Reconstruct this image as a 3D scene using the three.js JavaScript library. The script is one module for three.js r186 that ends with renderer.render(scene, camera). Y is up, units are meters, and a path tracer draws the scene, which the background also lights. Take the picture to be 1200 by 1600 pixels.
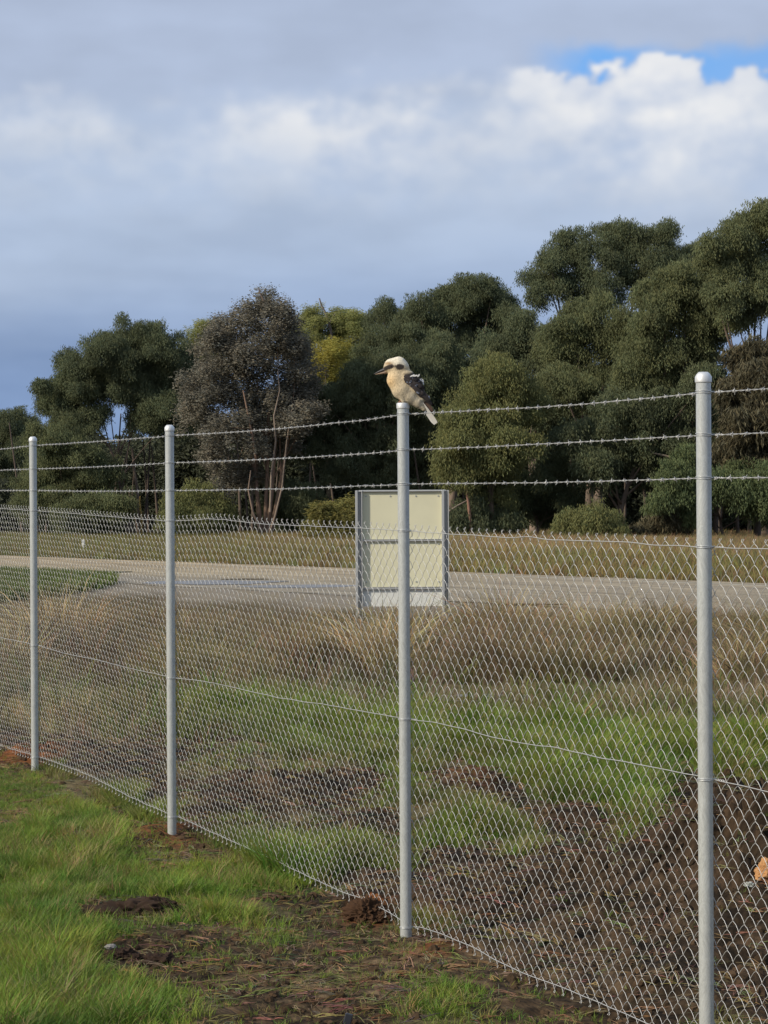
import * as THREE from 'three';
import { mergeGeometries, mergeVertices } from 'three/addons/utils/BufferGeometryUtils.js';
import { MarchingCubes } from 'three/addons/objects/MarchingCubes.js';
import { RoundedBoxGeometry } from 'three/addons/geometries/RoundedBoxGeometry.js';

// ---------------------------------------------------------------- camera
const scene = new THREE.Scene();
const F = 3328, CAMY = 1.974;
const camera = new THREE.PerspectiveCamera(2 * Math.atan(800 / F) * 180 / Math.PI, 0.75, 0.1, 3000);
camera.rotation.order = 'YXZ';
camera.rotation.set(-Math.atan(15 / F), 0, -0.0058);
camera.position.set(0, CAMY, 0);
camera.updateMatrixWorld(true);
scene.add(camera);

const renderer = new THREE.WebGLRenderer({ antialias: true });
renderer.toneMapping = THREE.LinearToneMapping;
renderer.toneMappingExposure = 1.0;
renderer.shadowMap.enabled = true;

// ---------------------------------------------------------------- random numbers and noise
function rng(seed) { let a = seed >>> 0; return () => { a = (a + 0x6D2B79F5) | 0; let t = Math.imul(a ^ (a >>> 15), 1 | a); t = (t + Math.imul(t ^ (t >>> 7), 61 | t)) ^ t; return ((t ^ (t >>> 14)) >>> 0) / 4294967296; }; }
const PERM = new Uint8Array(512);
{ const r = rng(77), p = [...Array(256).keys()]; for (let i = 255; i > 0; i--) { const j = Math.floor(r() * (i + 1)); [p[i], p[j]] = [p[j], p[i]]; } for (let i = 0; i < 512; i++) PERM[i] = p[i & 255]; }
function grad(h, x, y, z) { h &= 15; const u = h < 8 ? x : y, v = h < 4 ? y : (h === 12 || h === 14) ? x : z; return ((h & 1) ? -u : u) + ((h & 2) ? -v : v); }
function noise(x, y, z = 0) {
  const fx = Math.floor(x), fy = Math.floor(y), fz = Math.floor(z), X = fx & 255, Y = fy & 255, Z = fz & 255;
  x -= fx; y -= fy; z -= fz;
  const u = x * x * x * (x * (x * 6 - 15) + 10), v = y * y * y * (y * (y * 6 - 15) + 10), w = z * z * z * (z * (z * 6 - 15) + 10);
  const A = PERM[X] + Y, AA = PERM[A] + Z, AB = PERM[A + 1] + Z, B = PERM[X + 1] + Y, BA = PERM[B] + Z, BB = PERM[B + 1] + Z;
  const l = (a, b, t) => a + (b - a) * t;
  return l(l(l(grad(PERM[AA], x, y, z), grad(PERM[BA], x - 1, y, z), u), l(grad(PERM[AB], x, y - 1, z), grad(PERM[BB], x - 1, y - 1, z), u), v),
    l(l(grad(PERM[AA + 1], x, y, z - 1), grad(PERM[BA + 1], x - 1, y, z - 1), u), l(grad(PERM[AB + 1], x, y - 1, z - 1), grad(PERM[BB + 1], x - 1, y - 1, z - 1), u), v), w);
}
function fbm(x, y, z, n) { let s = 0, a = 0.5; for (let i = 0; i < n; i++) { s += a * noise(x, y, z); x *= 2.03; y *= 2.03; z *= 2.03; a *= 0.5; } return s; }
const sat = (x) => Math.min(1, Math.max(0, x));
const sstep = (a, b, x) => { const t = sat((x - a) / (b - a)); return t * t * (3 - 2 * t); };
const mix = (a, b, t) => a + (b - a) * t;
const mix3 = (a, b, t) => [mix(a[0], b[0], t), mix(a[1], b[1], t), mix(a[2], b[2], t)];
const lin = (r, g, b) => [r, g, b].map((c) => { c /= 255; return c <= 0.04045 ? c / 12.92 : Math.pow((c + 0.055) / 1.055, 2.4); });

// ---------------------------------------------------------------- sky: broken cloud, a bright cumulus bank with a blue gap over it
const C_TOP = lin(176, 190, 215), C_LOW = lin(147, 170, 206), C_DARK = lin(112, 139, 182), C_MID = lin(178, 194, 218), C_CUM = lin(242, 242, 242), C_CSH = lin(190, 203, 225), C_BLUE = lin(112, 176, 244), C_SUNWARD = lin(244, 242, 238);
const SUN_AZ = -62 * Math.PI / 180, SUN_EL = 31 * Math.PI / 180;            // the sun stands behind the viewer's left shoulder
const toSun = new THREE.Vector3(Math.sin(SUN_AZ) * Math.cos(SUN_EL), Math.sin(SUN_EL), Math.cos(SUN_AZ) * Math.cos(SUN_EL));
function skyColor(dx, dy, dz) {
  const az = Math.atan2(dx, -dz), el = Math.asin(Math.max(-1, Math.min(1, dy)));
  if (el < -0.02) return [0.16, 0.17, 0.16];
  const q = 1 / (1 + Math.max(0, el - 0.25) * 1.2);
  const big = fbm(dx * 5 * q + 3, dy * 16 * q, dz * 5 * q, 4), streak = fbm(dx * 10 + 11 + 0.6 * big, dy * 38, dz * 10 + 5, 5), fine = fbm(dx * 30, dy * 62, dz * 30 + 7, 4);
  // layered grey cloud, darker and bluer low down
  let c = mix3(C_LOW, C_MID, sstep(0.03, 0.15, el + 0.05 * big + 0.02 * streak));
  const dl = sstep(0.115, 0.02, el + 0.03 * streak) * (0.55 + 0.45 * sstep(0.07, -0.17, az + 0.3 * big)) * sat(0.9 + 1.2 * big);
  c = mix3(c, C_DARK, 0.9 * dl);
  c = mix3(c, C_TOP, sstep(0.16, 0.215, el + 0.03 * big));
  const v1 = sat(0.5 + 1.5 * streak + 0.8 * fine);
  c = c.map((x) => x * (0.945 + 0.11 * v1));
  // the bank of cumulus, brightest in three heaps, which goes on round the horizon
  const puff = fbm(dx * 22 + 2, dy * 34, dz * 22, 5), puff2 = fbm(dx * 60 + 9, dy * 80, dz * 60, 4);
  const heap = (a, w) => Math.exp(-Math.pow((az - a) / w, 2));
  const round = 0.55 + 0.9 * fbm(dx * 4 + 31, 0.3, dz * 4, 2);
  const near = heap(0, 0.26);
  const str = sat(near * (0.5 * heap(-0.12, 0.065) + 0.9 * heap(-0.012, 0.065) + 1.05 * heap(0.115, 0.055) + 0.55 * heap(0.19, 0.05)) + (1 - near) * round);
  const top = 0.191 + 0.012 * heap(0.132, 0.022) + 0.007 * heap(0.088, 0.02) - 0.012 * heap(-0.15, 0.08) + 0.016 * puff + 0.016 * puff2;
  const bot = 0.15 - 0.012 * heap(0.15, 0.05) + 0.03 * puff;
  const edge = 0.0024 + 0.016 * (1 - sstep(0.04, 0.075, az));
  const bank = sstep(top + edge * 0.5, top - edge, el) * sstep(bot - 0.028, bot + 0.03, el);
  const lit = sat(0.6 + 1.2 * puff + 1.0 * puff2 + 8 * (el - 0.172));
  c = mix3(c, mix3(C_CSH, C_CUM, lit), sat(bank * str * (0.8 + 0.6 * puff)));
  // gaps of clear air above the bank
  const gapTop = 0.2076 + 0.002 * Math.sin(az * 40) + 0.009 * puff2 + 0.01 * puff - 0.004 * sstep(0.14, 0.19, az);
  const gapIn = near * sstep(0.062, 0.105, az) + (1 - near) * sstep(0.12, 0.3, fbm(dx * 6 + 50, 0.7, dz * 6, 2));
  const gap = gapIn * sstep(top - edge * 0.6, top + edge * 0.8, el) * sstep(gapTop + 0.005, gapTop - 0.006, el);
  c = mix3(c, C_BLUE, sat(gap * 1.15));
  // overhead: more broken cloud with some blue, brighter towards the sun
  const over = sstep(0.3, 0.6, el);
  if (over > 0) {
    const k = 1 / (dy + 0.25), n = fbm(dx * k * 1.6 + 4, dz * k * 1.6, 3.3, 5);
    c = mix3(c, mix3(C_LOW, C_CUM, sat(0.2 + 1.1 * n)), 0.55 * over);
    c = mix3(c, C_BLUE.map((x) => x * 0.75), 0.8 * over * sstep(0.1, 0.28, n));
  }
  const s = dx * toSun.x + dy * toSun.y + dz * toSun.z;
  c = mix3(c, C_SUNWARD, 0.4 * sstep(0.55, 1, s));
  return c;
}
{
  const W = 4096, H = 2048, data = new Float32Array(W * H * 4);
  for (let j = 0; j < H; j++) {
    const el = (j + 0.5) / H * Math.PI - Math.PI / 2, ce = Math.cos(el), se = Math.sin(el);
    const step = el < -0.02 ? 64 : (el > 0.35 ? 4 : 1);
    let c = null;
    for (let i = 0; i < W; i++) {
      if (i % step === 0 || !c) {
        const a = ((i + step / 2) / W - 0.5) * 2 * Math.PI;       // u 0.5 looks along +x
        c = skyColor(ce * Math.cos(a), se, ce * Math.sin(a));
      }
      const o = (j * W + i) * 4; data[o] = c[0]; data[o + 1] = c[1]; data[o + 2] = c[2]; data[o + 3] = 1;
    }
  }
  const sky = new THREE.DataTexture(data, W, H, THREE.RGBAFormat, THREE.FloatType);
  sky.mapping = THREE.EquirectangularReflectionMapping;
  sky.magFilter = THREE.LinearFilter; sky.minFilter = THREE.LinearFilter; sky.needsUpdate = true;
  scene.background = sky; scene.environment = sky;
}
const sun = new THREE.DirectionalLight(new THREE.Color().setRGB(1, 0.9, 0.76), 4.3);
sun.position.copy(toSun).multiplyScalar(120).add(new THREE.Vector3(0, 0, -40));
sun.target.position.set(0, 0, -40);
sun.castShadow = true; sun.shadow.radius = 6;
sun.shadow.mapSize.set(4096, 4096);
Object.assign(sun.shadow.camera, { left: -90, right: 90, top: 90, bottom: -90, near: 1, far: 320 });
scene.add(sun, sun.target);

// ---------------------------------------------------------------- helpers
const V = (x, y, z) => new THREE.Vector3(x, y, z);
function at(px, py, d) {                              // the point d metres ahead that shows at a pixel of the photograph
  return V((px - 600) / F * d, -(py - 800) / F * d, -d).applyMatrix4(camera.matrixWorld);
}
function onGround(px, py) {                           // where the ray through a pixel meets level ground
  const e = camera.position, p = at(px, py, 1).sub(e); return p.multiplyScalar(-CAMY / p.y).add(e);
}
function onTerrain(px, py) {                          // where the ray meets the real ground
  const e = camera.position, v = at(px, py, 1).sub(e); let t = 3; const p = V(0, 0, 0);
  for (; t < 200; t += 0.01) { p.copy(e).addScaledVector(v, t); if (p.y < gy(p.x, p.z)) break; } return p;
}
const names = {};
function numbered(n) { const k = names[n] = (names[n] ?? -1) + 1; return k ? `${n}_${String(k).padStart(3, '0')}` : n; }
function shade(o) { o.castShadow = o.receiveShadow = true; return o; }
function top(o, name, label, category, group, kind) {
  o.name = numbered(name); scene.add(o);
  if (label) o.userData.label = label;
  if (category) o.userData.category = category;
  if (group) o.userData.group = group;
  if (kind) o.userData.kind = kind;
  if (o.isMesh) shade(o);
  return o;
}
function thing(name, label, category, pos, group) { const g = new THREE.Group(); if (pos) g.position.copy(pos); return top(g, name, label, category, group); }
function part(parent, name, geo, mat) { const m = shade(new THREE.Mesh(geo, mat)); m.name = name; parent.add(m); return m; }
function localise(root, geo) { return geo.translate(-root.position.x, -root.position.y, -root.position.z); }
function std(rgb, rough, extra = {}) { return new THREE.MeshStandardMaterial({ color: new THREE.Color().setRGB(...rgb), roughness: rough, ...extra }); }
function tube(pts, radii, sides = 6, cap = true) {    // a tapered pipe along points
  const n = pts.length, pos = [], idx = [], uv = [];
  let up = Math.abs(pts[1].clone().sub(pts[0]).normalize().y) > 0.9 ? V(1, 0, 0) : V(0, 1, 0), len = 0;
  for (let i = 0; i < n; i++) {
    const t = pts[Math.min(n - 1, i + 1)].clone().sub(pts[Math.max(0, i - 1)]).normalize();
    const a = up.clone().cross(t).normalize(), b = t.clone().cross(a).normalize(); up = b;
    const r = Array.isArray(radii) ? radii[i] : radii;
    if (i) len += pts[i].distanceTo(pts[i - 1]);
    for (let k = 0; k < sides; k++) {
      const w = k / sides * Math.PI * 2, c = Math.cos(w) * r, s = Math.sin(w) * r;
      pos.push(pts[i].x + a.x * c + b.x * s, pts[i].y + a.y * c + b.y * s, pts[i].z + a.z * c + b.z * s); uv.push(k / sides, len);
    }
  }
  for (let i = 0; i < n - 1; i++) for (let k = 0; k < sides; k++) { const p = i * sides + k, q = i * sides + (k + 1) % sides; idx.push(p, q, p + sides, q, q + sides, p + sides); }
  if (cap) for (let k = 1; k < sides - 1; k++) { idx.push(0, k + 1, k); const o = (n - 1) * sides; idx.push(o, o + k, o + k + 1); }
  const g = new THREE.BufferGeometry();
  g.setAttribute('position', new THREE.Float32BufferAttribute(pos, 3)); g.setAttribute('uv', new THREE.Float32BufferAttribute(uv, 2)); g.setIndex(idx); g.computeVertexNormals();
  return g;
}
function dataTex(n, fn, srgb = false) {                // a tiling map from a function of (u, v) in 0..1
  const d = new Uint8Array(n * n * 4);
  for (let j = 0; j < n; j++) for (let i = 0; i < n; i++) { const c = fn(i / n, j / n), o = (j * n + i) * 4; d[o] = 255 * sat(c[0]); d[o + 1] = 255 * sat(c[1]); d[o + 2] = 255 * sat(c[2]); d[o + 3] = 255; }
  const t = new THREE.DataTexture(d, n, n); t.wrapS = t.wrapT = THREE.RepeatWrapping; t.magFilter = THREE.LinearFilter; t.minFilter = THREE.LinearMipmapLinearFilter; t.generateMipmaps = true;
  if (srgb) t.colorSpace = THREE.SRGBColorSpace; t.needsUpdate = true; return t;
}
function tileNoise(u, v, f, n, s = 0) { const a = u * 2 * Math.PI, b = v * 2 * Math.PI, r = f / (2 * Math.PI); return fbm(Math.cos(a) * r + 7 + s, Math.sin(a) * r + Math.cos(b) * r * 1.0, Math.sin(b) * r + 3 + s, n); }

// ---------------------------------------------------------------- fence line
const XV = -947, P3X = 630, D3 = 9.70, KINV = 6.34e-4;
const fenceDepth = (px) => D3 / (1 + (px - P3X) * KINV);
const fdir = (() => { const a = at(0, 785, fenceDepth(0)), b = at(1200, 785, fenceDepth(1200)); return V(b.x - a.x, 0, b.z - a.z).normalize(); })();
const f0 = (() => { const p = at(P3X, 1462, D3); return V(p.x, 0, p.z); })();
const fnorm = V(fdir.z, 0, -fdir.x); if (fnorm.z > 0) fnorm.negate();      // away from the viewer
const side = (x, z) => (x - f0.x) * fnorm.x + (z - f0.z) * fnorm.z;         // metres beyond the fence
const along = (x, z) => (x - f0.x) * fdir.x + (z - f0.z) * fdir.z;          // metres along it, growing towards the viewer
const onFence = (s, y = 0, off = 0) => V(f0.x + fdir.x * s + fnorm.x * off, y, f0.z + fdir.z * s + fnorm.z * off);
function fenceAt(px, py) {                            // (metres along, height) where a pixel's ray meets the fence plane
  const e = camera.position, p = at(px, py, 1).sub(e), t = -side(e.x, e.z) / (p.x * fnorm.x + p.z * fnorm.z);
  p.multiplyScalar(t).add(e); return [along(p.x, p.z), p.y];
}

// ---------------------------------------------------------------- ground cover masks, in metres on the ground
function blob(px, py, rx, ry, w = 1) {
  const c = onGround(px, py), d = -c.z, near = -onGround(px, py + ry).z, far = py - ry > 800 ? -onGround(px, py - ry).z : d * 1.4;
  return { x: c.x, z: c.z, rx: rx / F * d, rz: (far - near) / 2, w };
}
function field(list, x, z) { let s = 0; for (const b of list) { const dx = (x - b.x) / b.rx, dz = (z - b.z) / b.rz, q = dx * dx + dz * dz; if (q < 4) s += b.w * Math.exp(-q * 1.1); } return s; }
const SOIL = [[620, 1490, 190, 45, 1], [270, 1478, 110, 26, 1], [370, 1525, 120, 34, 1.1], [490, 1575, 150, 40, 1.1], [205, 1418, 66, 22, 1.3], [270, 1305, 90, 34, .9], [45, 1200, 60, 16, 1.1], [770, 1525, 130, 45, .9], [910, 1580, 150, 40, .9], [440, 1405, 70, 18, .7], [330, 1345, 70, 14, .5], [225, 1495, 55, 14, 1.3], [540, 1420, 70, 25, 1],
  [230, 1190, 170, 22, .9], [110, 1160, 90, 14, .6], [440, 1235, 150, 16, 1.2], [380, 1268, 110, 14, 1], [810, 1395, 180, 28, 1.3], [1010, 1450, 190, 66, 1.4], [560, 1296, 130, 16, 1], [890, 1283, 60, 20, 1.2], [1140, 1300, 130, 80, 1.6], [720, 1222, 55, 26, 1.1], [790, 1250, 60, 26, .8], [1010, 1560, 190, 50, .8], [700, 1340, 60, 20, .6], [560, 1370, 70, 14, .8], [1190, 1500, 90, 90, .9], [940, 1345, 120, 26, 1.2], [330, 1160, 80, 8, .5], [640, 1400, 60, 20, .6]].map((a) => blob(...a));
const GREEN = [[100, 1330, 170, 70, 1], [60, 1500, 170, 90, 1.2], [150, 1590, 170, 40, 1.1], [690, 1545, 50, 18, .9], [640, 1580, 60, 14, .9], [400, 1365, 90, 26, .7], [440, 1475, 60, 20, .7], [340, 1440, 110, 12, .8], [300, 1390, 120, 26, .6], [470, 1385, 70, 22, .8], [620, 1530, 90, 16, .6],
  [420, 1115, 150, 20, .9], [600, 1150, 190, 34, 1.1], [950, 1190, 160, 40, 1], [985, 1250, 95, 46, 1.5], [440, 1293, 200, 9, .5], [560, 1330, 140, 20, .9], [1160, 1185, 90, 30, 1], [700, 1308, 90, 14, .8], [840, 1155, 160, 26, .8], [300, 1110, 90, 16, .6], [100, 1130, 110, 12, .6], [620, 1225, 70, 22, .8], [1010, 1452, 90, 12, .9], [1165, 1490, 50, 24, 1], [880, 1590, 120, 20, .6], [760, 1560, 110, 24, .6], [840, 1345, 80, 14, .7], [720, 1370, 80, 10, .5], [330, 1180, 120, 10, .5], [820, 1220, 70, 20, .9]].map((a) => blob(...a));
const ORANGE = [[45, 1197, 50, 13, 1.2], [245, 1297, 42, 14, 1.2], [585, 1432, 40, 15, 1.1], [680, 1490, 30, 10, .9], [680, 1442, 40, 12, .7], [735, 1230, 40, 20, .35], [280, 1318, 40, 8, .6]].map((a) => blob(...a));
const TAN = [[470, 1540, 170, 45, .8], [265, 1335, 80, 16, 1], [600, 1520, 160, 50, .55], [820, 1480, 140, 26, .5], [280, 1165, 180, 10, .6], [480, 1190, 120, 14, .6], [1000, 1290, 50, 20, .5], [880, 1540, 150, 40, .5], [250, 1230, 60, 6, .4]].map((a) => blob(...a));
const BARE = [[300, 1482, 130, 26, 1], [400, 1535, 120, 26, .8], [215, 1436, 85, 26, 1.2], [205, 1505, 70, 16, 1.2], [270, 1315, 85, 20, 1], [45, 1204, 55, 12, 1.2], [590, 1450, 80, 22, .9], [450, 1592, 110, 22, .6]].map((a) => blob(...a));
const soilAt = (x, z) => { const b = side(x, z) > 0; return field(SOIL, x, z) + 0.55 * ditch(x, z) + 0.55 * fbm(x * 1.3, z * (b ? 0.9 : 1.3), 5, 3) + (b ? 0.5 * noise(along(x, z) * 0.22 + 3, side(x, z) * 1.35, 2) : 0); };
const ditch = (x, z) => { const s = side(x, z); return s > 0.1 && s < 3.2 ? sstep(0.15, 0.5, s) * sstep(3.1, 1.7, s) * sat(0.55 + 1.3 * noise(along(x, z) * 0.7, s * 1.3, 14) + 0.5 * noise(along(x, z) * 2.2, s * 3, 5)) : 0; };
const greenAt = (x, z) => field(GREEN, x, z) + 0.6 * fbm(x * 1.1 + 9, z * 0.9, 8, 3);

// road: its far and near edge as lines on the ground
const RA = [-15, -82.5], RB = [9, -50.3];
const rlen = Math.hypot(RB[0] - RA[0], RB[1] - RA[1]), rdx = (RB[0] - RA[0]) / rlen, rdz = (RB[1] - RA[1]) / rlen;
const roadV = (x, z) => (x - RA[0]) * -rdz + (z - RA[1]) * rdx;              // metres from the far edge towards the viewer
const roadU = (x, z) => (x - RA[0]) * rdx + (z - RA[1]) * rdz;
const ROADW = 11.0;
const apron = (x, z) => {                                                    // gravel pull-off between road and grass bank
  const v = roadV(x, z) - ROADW, c = Math.min(1, Math.max(0, (x + 7) / 3)); return v - mix(2.6, 3.4, c) * sstep(7.5, 3.5, x) - 0.5 * noise(x * 0.5, z * 0.5, 1);
};

// ---------------------------------------------------------------- ground
function hummock(x, z, px, py, h, rx, rz) { const c = onGround(px, py), dx = (x - c.x) / rx, dz = (z - c.z) / rz, q = dx * dx + dz * dz; return q < 5 ? h * Math.exp(-q) : 0; }
function gy(x, z) {
  const d = -z, s = side(x, z), u = along(x, z);
  let y = 0;
  const near = sstep(60, 30, d);
  y += near * (0.05 * fbm(x * 0.6, z * 0.6, 1, 2) + 0.02 * noise(x * 2.2, z * 2.2, 4));
  if (d < 45 && d > 4 && Math.abs(x) < 14) {
    const soil = sat(field(SOIL, x, z)), calm = sstep(0.0, 0.12, Math.abs(s));
    y += soil * (0.03 * fbm(x * 7, z * 7, 2, 4) + (s > 0.1 ? 0.1 * Math.abs(noise(x * 4.5, z * 3.6, 23)) : 0)) + (s > 0.1 ? (0.07 * noise(u * 0.5, s * 1.5, 6) + 0.06 * fbm(x * 2.2, z * 1.6, 17, 3)) * sstep(0.1, 0.7, s) * sstep(34, 25, d) : 0.03 * fbm(x * 2.6, z * 2.2, 19, 3));
    y *= 0.35 + 0.65 * calm;
    // dug earth: the heap behind the near post, clods and the collars round the posts
    y += hummock(x, z, 1240, 1400, 0.5, 0.6, 0.9) * (1 + 1.1 * fbm(x * 3.4, z * 3.4, 9, 5) + 0.34 * Math.abs(noise(x * 9, z * 9, 3))) + hummock(x, z, 1060, 1400, 0.13, 0.42, 0.6) * (1 + 0.9 * fbm(x * 5, z * 5, 9, 4));
    y += hummock(x, z, 805, 1395, 0.09, 0.55, 0.5) + hummock(x, z, 890, 1283, 0.1, 0.16, 0.3) + hummock(x, z, 430, 1240, 0.1, 0.6, 0.5) + hummock(x, z, 735, 1235, 0.13, 0.25, 0.6);
    y += hummock(x, z, 240, 1304, 0.055, 0.14, 0.2) + hummock(x, z, 583, 1430, 0.07, 0.1, 0.14) + hummock(x, z, 28, 1197, 0.06, 0.16, 0.3) + hummock(x, z, 690, 1488, 0.03, 0.12, 0.2);
    // the foot of the far post stands a little higher
    y += 0.07 * sstep(-4.5, -6.5, u) * sstep(3, 0, Math.abs(s)) ;
  }
  // the bank that carries the tall grass
  y += 0.12 * sstep(22, 26, d) * sstep(34, 30, d) * (0.4 + 1.5 * Math.max(0, noise(x * 0.6 + 2, z * 0.35, 3) + 0.15)) * sstep(40, 30, Math.abs(x) + d);
  y += 0.5 * sstep(60, 160, d) * 0;
  return y;
}
const soilBump = dataTex(512, (u, v) => { const a = tileNoise(u, v, 14, 5), b = tileNoise(u, v, 40, 3, 4); const c = 0.5 + 0.7 * a + 0.45 * b; return [c, c, c]; });
soilBump.repeat.set(1 / 1.3, 1 / 1.3);
const soilMap = dataTex(512, (u, v) => { const a = tileNoise(u, v, 30, 4, 2), b = tileNoise(u, v, 9, 4, 8); const c = 0.74 + 0.7 * a + 0.5 * b; return [c, c * 0.985, c * 0.96]; });
soilMap.repeat.set(1 / 0.9, 1 / 0.9);
const groundMat = new THREE.MeshPhysicalMaterial({ specularIntensity: 0.2, vertexColors: true, roughness: 0.95, map: soilMap, bumpMap: soilBump, bumpScale: 0.02 });
const K_SOIL = [0.028, 0.02, 0.012], K_SOIL2 = [0.105, 0.068, 0.04], K_ORANGE = [0.34, 0.14, 0.045], K_TAN = [0.26, 0.185, 0.105], K_THATCH = [0.115, 0.105, 0.045], K_GREENG = [0.065, 0.095, 0.025], K_DRY = [0.2, 0.15, 0.085], K_GRAVEL = [0.31, 0.255, 0.165], K_WOOD = [0.045, 0.038, 0.025];
function groundColor(x, z) {
  const d = -z, s = side(x, z);
  const n1 = fbm(x * 3, z * 3, 3, 4), n2 = fbm(x * 14, z * 14, 6, 3), n3 = fbm(x * 0.7, z * 0.7, 9, 3);
  let c = mix3(K_THATCH, K_DRY, sat(0.35 + 1.2 * n1));
  if (d < 24) {
    c = mix3(c, K_GREENG, sstep(0.2, 0.8, greenAt(x, z)));
    const so = sstep(0.22, 0.62, soilAt(x, z) + 0.25 * n2);
    c = mix3(c, mix3(K_SOIL, K_SOIL2, sat(0.32 + 1.5 * n1 + 1.2 * n2)), so);
    c = mix3(c, K_TAN, sat(field(TAN, x, z)) * sat(0.4 + 1.8 * n2 + 0.8 * n1));
    c = mix3(c, mix3(K_ORANGE, [0.2, 0.07, 0.025], sat(0.5 + 2 * n2)), sat(1.1 * field(ORANGE, x, z) * (0.8 + 1.6 * n2)));
  } else {
    c = mix3(c, K_SOIL2, sstep(0.0, 0.3, n3) * sstep(38, 30, d));
    c = mix3(c, K_SOIL2, 0.45 + 0.5 * n1);
    if (roadV(x, z) > 0) c = mix3(c, mix3(K_GRAVEL, [0.3, 0.27, 0.23], sat(0.5 + n1)), sstep(0.6, -0.4, apron(x, z)));
    else { const v = -roadV(x, z); c = mix3(c, K_GREENG, sat(0.3 + 1.6 * n3)); c = mix3(c, K_WOOD, sstep(22, 30, v)); }
  }
  return c;
}
{
  const axis = (lo, hi, a, b, st) => { const r = []; for (let v = a; v <= b + 1e-6; v += st) r.push(v); let s = st, v = b; while (v < hi) { s *= 1.14; v += s; r.push(Math.min(v, hi)); } s = st; v = a; while (v > lo) { s *= 1.14; v -= s; r.unshift(Math.max(v, lo)); } return r; };
  const xs = axis(-900, 900, -3.6, 3.8, 0.028), zs = axis(-1500, 60, -17, -7.4, 0.03);
  const nx = xs.length, nz = zs.length, pos = new Float32Array(nx * nz * 3), col = new Float32Array(nx * nz * 3), uv = new Float32Array(nx * nz * 2), idx = [];
  for (let j = 0, o = 0; j < nz; j++) for (let i = 0; i < nx; i++, o++) {
    const x = xs[i], z = zs[j]; pos.set([x, gy(x, z), z], o * 3); uv.set([x, z], o * 2); col.set(groundColor(x, z), o * 3);
  }
  for (let j = 0; j < nz - 1; j++) for (let i = 0; i < nx - 1; i++) { const a = j * nx + i; idx.push(a, a + nx, a + 1, a + 1, a + nx, a + nx + 1); }
  const g = new THREE.BufferGeometry();
  g.setAttribute('position', new THREE.BufferAttribute(pos, 3)); g.setAttribute('color', new THREE.BufferAttribute(col, 3)); g.setAttribute('uv', new THREE.BufferAttribute(uv, 2)); g.setIndex(idx); g.computeVertexNormals();
  top(new THREE.Mesh(g, groundMat), 'ground', 'uneven grassy ground with dug dark soil patches and a rough bank', null, null, 'structure');
}
// road: gravelly sheet with a pale edge line, and rain puddles along its near side
const gravelTex = dataTex(512, (u, v) => { const a = tileNoise(u, v, 60, 3), b = tileNoise(u, v, 6, 4, 5); const c = 0.8 + 0.5 * a + 0.35 * b; return [c, c, c]; });
{
  const pos = [], col = [], uv = [], idx = [], nu = 260, nv = 40, L0 = -70, L1 = 110;
  for (let j = 0; j <= nv; j++) for (let i = 0; i <= nu; i++) {
    const u = mix(L0, L1, i / nu), vv = j / nv * ROADW, wob = (j === 0 || j === nv) ? 0.25 * noise(u * 0.4, j, 3) : 0, v = vv + wob;
    const x = RA[0] + rdx * u - rdz * v, z = RA[1] + rdz * u + rdx * v;
    pos.push(x, gy(x, z) + 0.012, z); uv.push(u, v);
    const n = fbm(u * 0.1, v * 1.6, 4, 5), t = sat(v / ROADW);
    let c = mix3([0.4, 0.3, 0.165], [0.36, 0.285, 0.165], sat(t * 1.5 + 0.6 * n));
    c = mix3(c, [0.25, 0.215, 0.155], sstep(0.62, 0.82, t + 0.25 * n));
    c = mix3(c, [0.3, 0.252, 0.172], sstep(12, 40, u) * 0.8);
    col.push(...c.map((q) => q * (1.0 + 0.85 * n + 0.2 * noise(u * 0.8, v * 3, 9))));
  }
  for (let j = 0; j < nv; j++) for (let i = 0; i < nu; i++) { const a = j * (nu + 1) + i; idx.push(a, a + 1, a + nu + 1, a + 1, a + nu + 2, a + nu + 1); }
  const g = new THREE.BufferGeometry();
  g.setAttribute('position', new THREE.Float32BufferAttribute(pos, 3)); g.setAttribute('color', new THREE.Float32BufferAttribute(col, 3)); g.setAttribute('uv', new THREE.Float32BufferAttribute(uv, 2)); g.setIndex(idx); g.computeVertexNormals();
  const gt = gravelTex.clone(); gt.repeat.set(0.25, 0.25); gt.needsUpdate = true;
  top(new THREE.Mesh(g, new THREE.MeshStandardMaterial({ vertexColors: true, map: gt, roughness: 0.9, side: THREE.DoubleSide })), 'road', 'pale brown gravelly road crossing behind the grass bank', null, null, 'structure');
  // edge line
  const lp = [], li = []; const n = 120;
  for (let i = 0; i <= n; i++) { const u = mix(8, 80, i / n); for (const v of [1.15, 1.27]) { const x = RA[0] + rdx * u - rdz * v, z = RA[1] + rdz * u + rdx * v; lp.push(x, gy(x, z) + 0.018, z); } if (i < n) { const a = i * 2; li.push(a, a + 2, a + 1, a + 1, a + 2, a + 3); } }
  const lg = new THREE.BufferGeometry(); lg.setAttribute('position', new THREE.Float32BufferAttribute(lp, 3)); lg.setIndex(li); lg.computeVertexNormals();
  top(new THREE.Mesh(lg, std([0.62, 0.58, 0.45], 0.8, { side: THREE.DoubleSide })), 'road_marking', 'worn pale edge line along the far side of the road', null, null, 'structure');
}
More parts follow.
